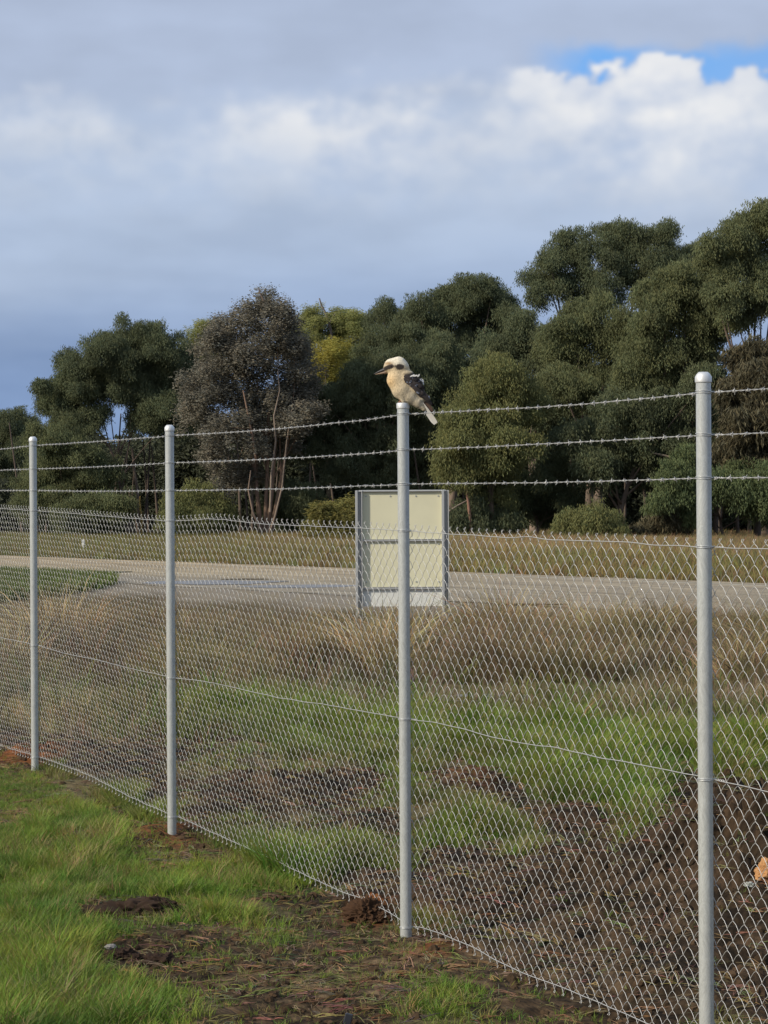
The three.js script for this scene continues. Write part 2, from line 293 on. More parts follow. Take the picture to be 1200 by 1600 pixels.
function puddle(px, py, rx, ry, seed, label, rgb = [0.2, 0.195, 0.185], rough = 0.36) {
  const c = onGround(px, py), a = blob(px, py, rx, ry), pos = [0, 0, 0], idx = [], n = 48;
  for (let i = 0; i < n; i++) { const w = i / n * Math.PI * 2, k = 1 + 0.55 * fbm(Math.cos(w) * 1.6 + seed, Math.sin(w) * 1.6, seed, 3); pos.push(Math.cos(w) * a.rx * k, 0, Math.sin(w) * a.rz * k); idx.push(0, 1 + (i + 1) % n, 1 + i); }
  const g = new THREE.BufferGeometry(); g.setAttribute('position', new THREE.Float32BufferAttribute(pos, 3)); g.setIndex(idx); g.computeVertexNormals();
  const m = top(new THREE.Mesh(g, std(rgb, rough, { side: THREE.DoubleSide })), 'puddle', label, null, null, 'structure');
  m.position.set(c.x, gy(c.x, c.z) + 0.02, c.z);
}
puddle(335, 911, 110, 3.2, 1, 'long shallow rain puddle on the near side of the road');
puddle(150, 895, 55, 1.6, 2, 'thin puddle beside the grass island at the road edge', [0.04, 0.04, 0.045], 0.1);
puddle(470, 917, 90, 2.4, 3, 'narrow wet strip on the road beside the sign');
puddle(830, 946, 60, 1.2, 4, 'thin dark puddle on the road edge past the sign', [0.04, 0.04, 0.045], 0.1);
puddle(385, 906, 40, 0.7, 8, 'dark sliver of standing water in the long puddle on the road', [0.04, 0.04, 0.045], 0.1);
puddle(760, 1092, 80, 7, 5, 'still shallow water lying in the dip before the grass bank');
puddle(200, 1128, 60, 3, 6, 'small pool between the green tussocks beyond the fence');

// ---------------------------------------------------------------- fence: posts, chain link, tension wires, barbed wires
const zincTex = dataTex(256, (u, v) => { const a = tileNoise(u, v, 22, 3, 1), b = tileNoise(u, v, 60, 2, 6); const c = 0.92 + 0.22 * a + 0.3 * b; return [c, c, c]; });
zincTex.repeat.set(1, 1 / 0.16);
const zincRough = dataTex(256, (u, v) => { const a = tileNoise(u, v, 14, 3, 3); const c = 0.62 + 0.45 * a; return [c, c, c]; });
zincRough.repeat.set(1, 1 / 0.2);
const pipeMat = new THREE.MeshStandardMaterial({ color: new THREE.Color().setRGB(0.5, 0.52, 0.5), map: zincTex, metalness: 0.25, roughness: 0.5, roughnessMap: zincRough });
const capMat = std([0.66, 0.67, 0.66], 0.5, { metalness: 0.5 });
const wireMat = std([0.46, 0.46, 0.44], 0.42, { metalness: 0.35 });
const tieMat = std([0.6, 0.61, 0.6], 0.45, { metalness: 0.6 });

function curveOf(list) {                              // pixels along a wire -> height as a function of metres along the fence
  const p = []; for (let i = 0; i < list.length; i += 2) p.push(fenceAt(list[i], list[i + 1])); p.sort((a, b) => a[0] - b[0]);
  return (s) => {
    if (s <= p[0][0]) return p[0][1]; if (s >= p[p.length - 1][0]) return p[p.length - 1][1];
    let i = 1; while (p[i][0] < s) i++;
    const P = (k) => p[Math.min(p.length - 1, Math.max(0, k))], [s0, y0] = P(i - 2), [s1, y1] = P(i - 1), [s2, y2] = P(i), [s3, y3] = P(i + 1);
    const h = s2 - s1 || 1e-6, t = (s - s1) / h, m1 = (y2 - y0) / (s2 - s0 || 1) * h, m2 = (y3 - y1) / (s3 - s1 || 1) * h, t2 = t * t, t3 = t2 * t;
    return (2 * t3 - 3 * t2 + 1) * y1 + (t3 - 2 * t2 + t) * m1 + (-2 * t3 + 3 * t2) * y2 + (t3 - t2) * m2;
  };
}
const topY = curveOf([0, 795, 47, 798, 115, 803, 200, 810, 264, 814, 330, 811, 375, 816, 430, 820, 550, 825, 630, 830, 704, 835, 742, 837, 785, 840, 812, 839, 842, 842.5, 900, 845, 962, 847, 1025, 852, 1090, 855, 1200, 858]);
const midY = curveOf([0, 997, 47, 1007, 62, 1011, 100, 1022, 145, 1031, 200, 1045, 260, 1058, 272, 1060, 320, 1066, 400, 1084, 450, 1094, 500, 1101, 600, 1119, 622, 1122, 642, 1125, 700, 1135, 750, 1149, 810, 1162, 860, 1169, 920, 1182, 1000, 1197, 1067, 1210, 1093, 1215, 1120, 1222, 1200, 1239]);
const botY = curveOf([0, 1167, 67, 1187, 133, 1212, 200, 1247, 260, 1273, 277, 1279, 333, 1305, 400, 1335, 470, 1368, 533, 1397, 553, 1403, 605, 1430, 630, 1447, 653, 1451, 693, 1465, 733, 1483, 800, 1518, 877, 1547, 1000, 1600, 1100, 1645, 1200, 1688]);
const barbY = [curveOf([0, 701.5, 45, 696.5, 257, 681, 400, 671, 560, 655.5, 630, 647, 720, 641, 900, 630, 1090, 613.5, 1200, 607]),
  curveOf([0, 734.5, 45, 733, 257, 723.5, 400, 717, 590, 706.5, 630, 702.5, 690, 700, 900, 689, 1090, 680, 1200, 676]),
  curveOf([0, 766.5, 45, 766.5, 257, 766.5, 400, 763.5, 590, 758, 630, 756.5, 690, 755, 900, 751.5, 1090, 747, 1200, 746.5])];
const S0 = fenceAt(0, 800)[0], S1 = fenceAt(1200, 800)[0], OFF = 0.032;

const postS = [52, 265.5, 630.5, 1100].map((px) => fenceAt(px, 790)[0]);
const postTop = [683, 665, 629.5, 583].map((py, i) => fenceAt([51, 263, 628, 1098][i], py)[1]);
const postFoot = [1200, 1310, 1462, 1664].map((py, i) => fenceAt([54, 269, 633, 1105][i], py)[1]);
const POST_R = 0.0262;
const postLabel = ['far galvanized steel fence post with a domed cap standing in orange sandy soil', 'galvanized fence post with a small domed cap between the far post and the bird post', 'galvanized fence post with a flat rimmed cap under the perched bird', 'nearest and thickest galvanized fence post with a chamfered cap beside the dark soil heap'];
postS.forEach((s, i) => {
  const base = onFence(s, postFoot[i]), h = postTop[i] - postFoot[i], r = rng(40 + i);
  const t = thing('fence_post', postLabel[i], 'fence post', base, 'posts of the chain link fence');
  part(t, 'pipe', new THREE.CylinderGeometry(POST_R, POST_R, h + 0.32, 40, 1, false).translate(0, h / 2 - 0.17, 0), pipeMat);
  const capH = i === 2 ? 0.028 : 0.034, capR = POST_R + 0.0032;
  const prof = i === 2 ? [[0, -0.001], [0, capH * 0.98], [capR - 0.004, capH], [capR, capH - 0.004], [capR, 0.004], [capR - 0.002, 0], [POST_R, 0]] : [[0, capH + 0.004], [capR * 0.55, capH + 0.0035], [capR * 0.78, capH - 0.003], [capR, capH - 0.013], [capR, 0.003], [capR - 0.0015, 0], [POST_R, 0]];
  const cg = new THREE.LatheGeometry((i === 2 ? prof.slice(1) : prof).map((p) => new THREE.Vector2(...p)).reverse(), 32); cg.translate(0, h - capH, 0);
  part(t, 'post_cap', cg, capMat);
  // wire ties round the post
  const ties = [...barbY.map((f) => f(s)), topY(s) + 0.002, midY(s), botY(s)];
  ties.forEach((y, k) => {
    const pts = [], turns = k < 3 ? 2 : 1.5;
    for (let q = 0; q <= 40; q++) { const a = q / 40 * turns * Math.PI * 2 + r() * 0.02, w = POST_R + 0.0022; pts.push(V(Math.cos(a) * w, y - base.y - 0.006 + 0.014 * q / 40 * (k < 3 ? 1 : 0.6) + 0.002 * Math.sin(a), Math.sin(a) * w)); }
    const tail = onFence(s, 0, OFF).sub(onFence(s)); tail.y = y - base.y;
    const g = [tube(pts, 0.0013, 5)];
    for (const sg of k < 3 ? [1] : [1, -1]) { const tp = []; for (let q = 0; q <= 14; q++) { const a = q * 1.7; tp.push(tail.clone().addScaledVector(fdir, sg * (0.018 + 0.055 * q / 14)).add(V(0, Math.cos(a) * 0.0028, Math.sin(a) * 0.0028))); } tp.unshift(V(0, y - base.y, 0).addScaledVector(fnorm, POST_R * 0.4).addScaledVector(fdir, sg * POST_R * 0.95)); g.push(tube(tp, 0.0013, 5)); }
    part(t, 'tie_wire', mergeGeometries(g), tieMat);
  });
});

// chain link: each woven wire is a flattened zigzag spiral hooked into its neighbours
const MESH_W = 0.0695, NDIA = 25, NOM_H = 1.83;
const weave = [0, 1].map((odd) => {
  const pts = [], A = MESH_W / 4 + 0.0012, D = 0.0045, hh = NOM_H / NDIA / 2;
  for (let k = 0; k < NDIA * 2; k++) {
    const sgn = (k + odd) % 2 ? 1 : -1;                         // sgn 1: this half climbs from left to right
    for (const t of [0.05, 0.3, 0.7, 0.95]) { const e = t + 0.03 * Math.sin(t * Math.PI * 2); pts.push(V(sgn * (-A + 2 * A * e), (k + t) * hh, (sgn > 0 ? 1 : -1) * D * Math.sin(t * Math.PI))); }
  }
  // twisted end at top and bottom
  const last = pts[pts.length - 1], first = pts[0], ls = Math.sign(last.x), fs = Math.sign(first.x);
  pts.push(V(ls * (A + 0.003), last.y + 0.008, 0.002), V(ls * (A + 0.0045), last.y + 0.016, -0.002)); pts.unshift(V(fs * (A + 0.004), first.y - 0.014, 0.003), V(fs * (A + 0.003), first.y - 0.007, -0.002));
  return tube(pts, 0.00112, 5, false);
});
{
  const s0 = Math.floor(S0 / MESH_W) * MESH_W, step = MESH_W / 2, n = Math.ceil((S1 - s0) / step) + 1, r = rng(9);
  const root = thing('chain_link_mesh', 'galvanized chain link mesh stretched along the posts below the barbed wires', 'fence mesh', onFence(0, 0, OFF));
  root.rotation.y = Math.atan2(-fdir.z, fdir.x);
  const extra = [];
  const place = (i, m) => { const s = s0 + i * step, yt = topY(s) + 0.017, yb = botY(s) - 0.022; m.position.set(s + 0.002 * (r() - 0.5), yb, 0.0015 * (r() - 0.5) + 0.006 * noise(s * 1.1, 4, 2)); m.scale.set(1, (yt - yb) / NOM_H, 1); m.rotation.z = 0.004 * noise(s * 0.6, 1, 8); };
  for (let i = 0; i < n; i++) place(i, part(root, 'woven_wire', weave[i & 1], wireMat));
  for (let i = -70; i < 0; i++) { const m = new THREE.Mesh(weave[i & 1 ? 1 : 0]); place(i, m); m.updateMatrix(); extra.push(m.geometry.clone().applyMatrix4(m.matrix)); }
  for (let i = n; i < n + 60; i++) { const m = new THREE.Mesh(weave[i & 1]); place(i, m); m.updateMatrix(); extra.push(m.geometry.clone().applyMatrix4(m.matrix)); }
  part(root, 'woven_wires', mergeGeometries(extra), wireMat).userData.kind = 'stuff';
}
function runWire(f, r, wob, seed, off, st = 0.03) {
  const pts = []; for (let s = S0 - 2.3; s <= S1 + 2; s += st) pts.push(onFence(s, f(s) + wob * noise(s * 5.5, seed, 1), off + wob * 1.2 * noise(s * 4, seed, 7)));
  return pts;
}
[[topY, 'thin tension wire threaded along the top edge of the chain link', 'top'], [midY, 'sagging tension wire woven across the middle of the chain link', 'mid'], [botY, 'tension wire along the bottom edge of the chain link near the soil', 'bot']].forEach(([f, label], i) => {
  top(new THREE.Mesh(tube(runWire(f, 0, 0.004, i, i === 1 ? OFF - 0.009 : OFF - 0.004), 0.0017, 6), wireMat), 'tension_wire', label, 'wire', 'tension wires of the chain link');
});
// barbed wires: two twisted wires with four-pointed barbs
function barbShape(seed) {
  const r = rng(seed), g = [];
  const coil = []; for (let q = 0; q <= 30; q++) { const a = q / 30 * Math.PI * 5; coil.push(V(-0.005 + 0.01 * q / 30, Math.cos(a) * 0.0042, Math.sin(a) * 0.0042)); }
  g.push(tube(coil, 0.0012, 4));
  for (let k = 0; k < 4; k++) { const a = k * Math.PI / 2 + 0.4 + (r() - 0.5) * 0.9, x = (k % 2 ? 1 : -1) * 0.004, L = 0.0095 + r() * 0.003, e = (r() - 0.5) * 0.012; g.push(tube([V(x, Math.cos(a + 1.3) * 0.004, Math.sin(a + 1.3) * 0.004), V(x + e * 0.3, Math.cos(a) * 0.006, Math.sin(a) * 0.006), V(x + e, Math.cos(a) * L, Math.sin(a) * L)], [0.0012, 0.0012, 0.0007], 4)); }
  return mergeGeometries(g);
}
const barbs = [1, 2, 3, 4].map(barbShape);
['top barbed wire, running just under the post caps', 'middle barbed wire of the three strung between the posts', 'lowest barbed wire, a little above the chain link'].forEach((label, i) => {
  const root = thing('barbed_wire', label, 'barbed wire', onFence(0, 0, OFF), 'barbed wires above the chain link'), r = rng(60 + i);
  const f = (s) => { let k = 0; while (k < 3 && postS[k + 1] < s) k++; const a = postS[k], b = postS[Math.min(3, k + 1)], t = b > a ? sat((s - a) / (b - a)) : 0; return barbY[i](s) - 0.004 * Math.sin(t * Math.PI) + 0.002 * noise(s * 3, i, 5); };
  const pair = [0, Math.PI].map((ph) => { const pts = []; for (let s = S0 - 2.3; s <= S1 + 2; s += 0.012) { const a = s * 78 + ph; pts.push(onFence(s, f(s) + 0.0016 * Math.cos(a), OFF + 0.0016 * Math.sin(a)).sub(root.position)); } return tube(pts, 0.0012, 4); });
  part(root, 'strand', mergeGeometries(pair), wireMat);
  for (let s = S0 - 0.15; s < S1 + 0.3; s += 0.083 + 0.008 * r()) {
    const m = part(root, 'barb', barbs[Math.floor(r() * 4)], wireMat), sl = (f(s + 0.02) - f(s - 0.02)) / 0.04;
    m.position.copy(onFence(s, f(s), OFF).sub(root.position)); m.rotation.set(0, Math.atan2(-fdir.z, fdir.x), Math.atan(sl)); m.rotateX(r() * 6.28); m.scale.setScalar(0.95 + 0.15 * r());
  }
});

// ---------------------------------------------------------------- the bird on the post
{
  const topP = onFence(postS[2], postTop[2]), U = 1 / 2572;                 // bird drawn in units of 1/2572 m, origin on the cap
  const P = (X, Y, Z = 0) => V((X - 525) * U, (668 - Y) * U, Z * U);
  const bird = thing('bird', 'cream breasted bird with dark wings and a heavy bill perched on a fence post', 'bird', topP);
  bird.rotation.y = -0.06;
  const bones = [ // X, Y, Z, r  ->  X, Y, Z, r
    [[394, 238, 0, 88], [478, 220, 0, 92]], [[460, 255, 0, 96], [510, 262, 0, 92]], [[340, 268, 0, 40], [420, 262, 0, 80]], [[455, 300, 0, 92], [455, 400, 0, 112]],
    [[455, 400, 0, 114], [520, 510, 0, 122]], [[520, 510, 0, 122], [610, 590, 0, 96]], [[610, 590, 0, 98], [700, 660, 0, 66]], [[700, 660, 0, 66], [768, 738, 0, 30]],
    [[560, 400, 0, 108], [670, 500, 0, 96]], [[670, 500, 0, 92], [760, 610, 0, 52]], [[500, 300, 0, 80], [570, 380, 0, 100]], [[520, 600, 45, 44], [530, 648, 50, 24]], [[520, 600, -45, 44], [530, 648, -50, 24]],
  ].map(([a, b]) => ({ a: P(a[0], a[1], a[2]), b: P(b[0], b[1], b[2]), ra: a[3] * U, rb: b[3] * U }));
  const sdf = (p) => {
    let acc = 0; const k = 0.0032;
    for (const { a, b, ra, rb } of bones) {
      const bx = b.x - a.x, by = b.y - a.y, bz = b.z - a.z, t = sat(((p.x - a.x) * bx + (p.y - a.y) * by + (p.z - a.z) * bz) / (bx * bx + by * by + bz * bz));
      const d = Math.hypot(p.x - a.x - bx * t, p.y - a.y - by * t, (p.z - a.z - bz * t) * 1.06) - mix(ra, rb, t);
      acc += Math.exp(-d / k);
    }
    return -k * Math.log(acc) + 0.0004;
  };
  const res = 96, half = 0.15, ctr = P(560, 420);
  const mc = new MarchingCubes(res, new THREE.MeshBasicMaterial(), false, false, 120000);
  mc.isolation = 0;
  const q = V(0, 0, 0);
  for (let k = 0, o = 0; k < res; k++) for (let j = 0; j < res; j++) for (let i = 0; i < res; i++, o++) {
    q.set((i - res / 2) / (res / 2) * half + ctr.x, (j - res / 2) / (res / 2) * half + ctr.y, (k - res / 2) / (res / 2) * half + ctr.z);
    mc.field[o] = -sdf(q) + 0.0011 * fbm(q.x * 260, q.y * 130, q.z * 260, 2);
  }
  mc.update();
  const n = mc.count ?? mc.geometry.drawRange.count, src = mc.positionArray;
  let g = new THREE.BufferGeometry(); const pos = new Float32Array(n * 3);
  for (let i = 0; i < n; i++) { pos[i * 3] = src[i * 3] * half + ctr.x; pos[i * 3 + 1] = src[i * 3 + 1] * half + ctr.y; pos[i * 3 + 2] = src[i * 3 + 2] * half + ctr.z; }
  g.setAttribute('position', new THREE.BufferAttribute(pos, 3)); g = mergeVertices(g, 1e-5); g.computeVertexNormals();
  const seg = (X, Y, x0, y0, x1, y1) => { const dx = x1 - x0, dy = y1 - y0, t = sat(((X - x0) * dx + (Y - y0) * dy) / (dx * dx + dy * dy)); return Math.hypot(X - x0 - dx * t, Y - y0 - dy * t); };
  const CREAM = [0.58, 0.47, 0.3], WHITE = [0.7, 0.64, 0.5], BROWN = [0.3, 0.19, 0.09], DARK = [0.035, 0.027, 0.022], BUFF = [0.62, 0.42, 0.2], PALE = [0.56, 0.48, 0.34];
  const pc = g.attributes.position, cc = new Float32Array(pc.count * 3);
  for (let i = 0; i < pc.count; i++) {
    const X = pc.getX(i) / U + 525, Y = 668 - pc.getY(i) / U, Z = pc.getZ(i) / U, m = noise(X / 22, Y / 40, Z / 22), m2 = noise(X / 9, Y / 22, Z / 9);
    let c = mix3(CREAM, PALE, sstep(480, 640, Y));
    c = mix3(c, BUFF, 0.75 * Math.exp(-Math.pow((X - 375) / 70, 2) - Math.pow((Y - 440) / 70, 2)) + 0.25 * Math.exp(-Math.pow((X - 430) / 90, 2) - Math.pow((Y - 360) / 70, 2)));
    const crown = sstep(262, 215, Y - 0.05 * (X - 450) - 6 * m);
    c = mix3(c, WHITE, crown);
    c = mix3(c, BROWN, crown * sat(1.0 * Math.exp(-Math.pow((X - 360) / 60, 2)) * sstep(170, 215, Y) + 0.35 * m2 * sstep(150, 120, Math.abs(Y - 190))));
    c = mix3(c, DARK, 1.0 * sstep(32, 19, seg(X, Y, 325, 268, 400, 246) + 4 * m2));
    c = mix3(c, DARK, 0.75 * sstep(17, 8, seg(X, Y, 400, 247, 530, 248) + 4 * m2));
    c = mix3(c, DARK, 1.0 * sstep(52, 36, Math.hypot((X - 497) * 0.85, (Y - 255) * 1.25) + 6 * m2));
    const back = (X - 515) * 0.74 - (Y - 345) * 0.66;                       // the mantle and rump behind the wing line
    if (Y > 315) c = mix3(c, DARK, sstep(0, 34, back + 10 * m) * sstep(300, 345, Y + 0.2 * (X - 600)) * sstep(640, 600, X * 0.2 + Y * 0.75));
    cc.set(c.map((v) => v * (0.92 + 0.34 * m2 + 0.14 * Math.sin((X * 0.7 + Y) / 9 + 6 * m))), i * 3);
  }
  g.setAttribute('color', new THREE.BufferAttribute(cc, 3));
  const plume = new THREE.MeshStandardMaterial({ vertexColors: true, roughness: 0.95 });
  part(bird, 'body', g, plume);
  // bill: dark upper mandible over a paler lower one
  const bill = (ax, ay, bx, by, w0, w1, mat, nm) => { const pts = [], rad = []; for (let i = 0; i <= 10; i++) { const t = i / 10; pts.push(P(mix(ax, bx, t), mix(ay, by, t) + 5 * Math.sin(t * Math.PI) * (nm === 'upper_bill' ? -1 : 0.6))); rad.push(mix(w0, w1, Math.pow(t, 0.85)) * U); } return part(bird, nm, tube(pts, rad, 12), mat); };
  bill(352, 272, 188, 329, 33, 3, std([0.035, 0.03, 0.028], 0.4), 'upper_bill');
  bill(352, 302, 204, 334, 25, 3, std([0.25, 0.17, 0.11], 0.45), 'lower_bill');
  for (const z of [1, -1]) { const e = part(bird, 'eye', new THREE.SphereGeometry(15 * U, 16, 12), std([0.02, 0.012, 0.01], 0.12)); e.position.copy(P(398, 246, z * 72)); }
  // feathers: thin cupped leaves with a rounded tip
  function feather(L, W, bend, cols, tip) {
    const p = [], c = [], ix = [], N = 6;
    for (let i = 0; i <= N; i++) { const t = i / N, w = W * (t < 0.75 ? 0.6 + 0.4 * sstep(0, 0.4, t) : Math.sqrt(Math.max(0, 1 - Math.pow((t - 0.75) / 0.26, 2)))); const cl = t > 0.72 ? tip : cols; for (const e of [-1, 0, 1]) { p.push(L * t, e * w * 0.5, (e ? 0 : W * 0.13) + bend * t * t); c.push(...(e ? cl : cols)); } }
    for (let i = 0; i < N; i++) for (const e of [0, 1]) { const a = i * 3 + e; ix.push(a, a + 3, a + 1, a + 1, a + 3, a + 4); }
    const f = new THREE.BufferGeometry(); f.setAttribute('position', new THREE.Float32BufferAttribute(p, 3)); f.setAttribute('color', new THREE.Float32BufferAttribute(c, 3)); f.setIndex(ix); f.computeVertexNormals(); return f;
  }
  const fmat = new THREE.MeshStandardMaterial({ vertexColors: true, roughness: 0.8, side: THREE.DoubleSide });
  const surfZ = (X, Y) => { let z = 0.08; const p = V(0, 0, 0); for (let i = 0; i < 90; i++) { p.copy(P(X, Y)); p.z = z; if (sdf(p) < 0) break; z -= 0.001; } return Math.max(z, 0); };
  for (const sd of [1, -1]) {
    const r = rng(sd + 5), fs = [];
    const rows = [[[590, 425], [815, 640], 4, 170, 44, -0.78], [[560, 410], [800, 590], 6, 120, 46, -0.75], [[550, 400], [745, 560], 7, 84, 46, -0.7], [[545, 385], [770, 480], 8, 70, 44, -0.66], [[545, 365], [740, 400], 8, 66, 42, -0.55]];
    rows.forEach(([a, b, cnt, L, W, ang], ri) => {
      for (let k = 0; k < cnt; k++) {
        const t = (k + 0.3 * r()) / (cnt - 0.6), X = mix(a[0], b[0], t * 0.8), Y = mix(a[1], b[1], t * 0.8) + (ri < 1 ? 0 : 8 * (r() - 0.5));
        const spot = ri > 0 && r() < 0.42, base = mix3([0.022, 0.018, 0.018], [0.05, 0.038, 0.032], r()), tip = spot ? [0.42, 0.46, 0.56] : base.map((v) => v * 1.4);
        const f = feather(L * U, W * U, -0.006 * L / 100, base, tip);
        f.rotateZ(ang + (r() - 0.5) * 0.25); f.rotateX(0.25 * (r() - 0.5)); if (sd < 0) f.scale(1, 1, -1);
        const at0 = P(X, Y); f.translate(at0.x, at0.y, sd * (surfZ(X + 15, Y + 15) + 0.0015 + ri * 0.0012)); fs.push(f);
      }
    });
    // ruffled pale plumes over the shoulder
    for (const [X, Y, ang, L] of [[612, 372, 0.35, 62], [650, 366, 0.3, 54], [700, 372, 0.95, 40], [735, 385, -0.9, 50], [752, 400, -1.3, 62], [724, 398, -0.7, 56]]) { const f = feather(L * U, 17 * U, 0.002, [0.6, 0.6, 0.58], [0.7, 0.7, 0.68]); f.rotateZ(ang + (r() - 0.5) * 0.2); if (sd < 0) f.scale(1, 1, -1); const a0 = P(X, Y); f.translate(a0.x, a0.y, sd * (surfZ(X, Y + 25) + 0.007)); fs.push(f); }
    part(bird, 'wing', mergeGeometries(fs), fmat);
  }
  { const fs = []; for (let k = 0; k < 6; k++) { const z = (k - 2.5) * 11, f = feather(305 * U, 44 * U, 0.004, k < 3 ? [0.5, 0.49, 0.47] : [0.56, 0.55, 0.52], [0.62, 0.61, 0.58]); f.rotateX(0.9 + 0.12 * (k - 2.5)); f.rotateZ(-0.935 + 0.012 * (k - 2.5)); const a0 = P(722 + k * 5, 672 - k * 3, z); f.translate(a0.x, a0.y, a0.z); fs.push(f); }
    const cov = feather(200 * U, 60 * U, 0.003, [0.1, 0.055, 0.03], [0.14, 0.07, 0.035]); cov.rotateX(-0.5); cov.rotateZ(-0.93); const a1 = P(750, 615, 10); cov.translate(a1.x, a1.y, a1.z); fs.push(cov);
    part(bird, 'tail', mergeGeometries(fs), fmat); }
  for (const z of [34, -34]) { const gs = []; for (const [dx, dz] of [[-42, 14], [-48, -6], [-30, -24], [36, 0]]) gs.push(tube([P(532, 630, z), P(532 + dx * 0.5, 650, z + dz * 0.5), P(532 + dx, 655, z + dz), P(532 + dx * 1.25, 668, z + dz * 1.2)], [16 * U, 13 * U, 10 * U, 3 * U], 7)); part(bird, 'foot', mergeGeometries(gs), std([0.2, 0.09, 0.05], 0.7)); }
}

// ---------------------------------------------------------------- sign board seen from behind
{
  const D = 34, k = D / F, base = at(628, 970, D); base.y = gy(base.x, base.z);
  const sign = thing('notice_board', 'back of a cream notice board on two grey steel channel posts in the tall grass', 'sign', base);
  const X = (px) => at(px, 850, D).x - base.x, Y = (py) => at(628, py, D).y - base.y;
  const steel = std([0.42, 0.43, 0.42], 0.6, { metalness: 0.3 }), cream = new THREE.MeshStandardMaterial({ color: new THREE.Color().setRGB(0.7, 0.67, 0.46), roughness: 0.6, map: dataTex(128, (u, v) => { const c = 0.95 + 0.08 * tileNoise(u, v, 5, 3); return [c, c, c]; }) });
  const white = std([0.68, 0.69, 0.63], 0.6);
  const box = (x0, x1, y0, y1, z0, z1, rd = 0.004) => new RoundedBoxGeometry(x1 - x0, y1 - y0, z1 - z0, 2, Math.min(rd, (x1 - x0) / 3, (z1 - z0) / 3)).translate((x0 + x1) / 2, (y0 + y1) / 2, (z0 + z1) / 2);
  const lo = -0.35;
  // channels open towards the fence: web behind, a lip on either side
  for (const [a, b] of [[555.5, 566.5], [690.5, 701.5]]) { const x0 = X(a), x1 = X(b); part(sign, 'post', mergeGeometries([box(x0, x0 + 0.04, lo, Y(766), -0.05, 0.05), box(x0 + 0.04, x1 - 0.014, lo, Y(766.3), -0.05, -0.036), box(x1 - 0.014, x1, lo, Y(766), -0.05, 0.05)].map((q) => q)), steel); }
  const l = X(566.5) + 0.001, rr = X(690.5) - 0.001;
  part(sign, 'panel', box(l, rr, Y(917), Y(768.2), -0.03, -0.018, 0.002), cream);
  part(sign, 'white_panel', box(l, rr, Y(947.5), Y(919), -0.034, -0.022, 0.002), white);
  part(sign, 'top_rail', box(X(561), X(697), Y(768), Y(765.6), -0.033, 0.024), std([0.5, 0.51, 0.5], 0.55, { metalness: 0.3 }));
  for (const [bx, by] of [[572, 775], [610, 775], [650, 775], [685, 775], [572, 909], [650, 909], [685, 909], [572, 850], [685, 850]]) part(sign, 'bolt', new THREE.CylinderGeometry(0.012, 0.014, 0.01, 8).rotateX(Math.PI / 2).translate(X(bx), Y(by), -0.014), steel);
  for (const py of [844.5, 919.5]) part(sign, 'rail', mergeGeometries([box(l, rr, Y(py + 1.3), Y(py - 1.6), -0.0175, 0.02), box(l, rr, Y(py - 1.55), Y(py - 2.1), 0.004, 0.026, 0.001)]), steel);
}

// ---------------------------------------------------------------- trees
const leafMat = (rgb, tr = 0.3) => new THREE.MeshPhysicalMaterial({ color: new THREE.Color().setRGB(...rgb), roughness: 0.9, side: THREE.DoubleSide, specularIntensity: 0.3, transmission: 0.35, thickness: 0 });
const barkTex = dataTex(256, (u, v) => { const c = 0.78 + 0.8 * tileNoise(u, v, 12, 4, 5); return [c, c * 0.97, c * 0.93]; });
barkTex.repeat.set(2, 0.35);
const bark = (rgb) => new THREE.MeshStandardMaterial({ color: new THREE.Color().setRGB(...rgb), map: barkTex, roughness: 0.9 });
function spray(seed, n, L, W, R, droop) {              // a hanging twig end of n leaves
  const r = rng(seed), p = [], ix = [];
  for (let i = 0; i < n; i++) {
    const o = V(r() - 0.5, r() - 0.5, r() - 0.5).multiplyScalar(2 * R), a = r() * 6.283;
    const d = V(Math.cos(a) * (1 - droop * 0.6), -droop + (r() - 0.5) * 0.9, Math.sin(a) * (1 - droop * 0.6)).normalize();
    const sd = d.clone().cross(V(r() - 0.5, r() - 0.5, r() - 0.5)).normalize(), l = L * (0.7 + 0.6 * r()), w = W * (0.7 + 0.6 * r()), k = p.length / 3, nn = d.clone().cross(sd).multiplyScalar(l * 0.12);
    for (const v of [o, o.clone().addScaledVector(d, l * 0.45).addScaledVector(sd, w / 2).add(nn), o.clone().addScaledVector(d, l), o.clone().addScaledVector(d, l * 0.45).addScaledVector(sd, -w / 2).add(nn)]) p.push(v.x, v.y, v.z);
    ix.push(k, k + 1, k + 2, k, k + 2, k + 3);
  }
  let g = new THREE.BufferGeometry(); g.setAttribute('position', new THREE.Float32BufferAttribute(p, 3)); g.setIndex(ix); g = g.toNonIndexed(); g.computeVertexNormals(); return g;
}
const SPRAY = { gum: spray(3, 26, 0.15, 0.04, 0.3, 0.85), grey: spray(4, 16, 0.15, 0.075, 0.34, 0.15), fine: spray(5, 30, 0.15, 0.035, 0.26, 0.1), oak: spray(6, 34, 0.3, 0.02, 0.28, 0.8) };
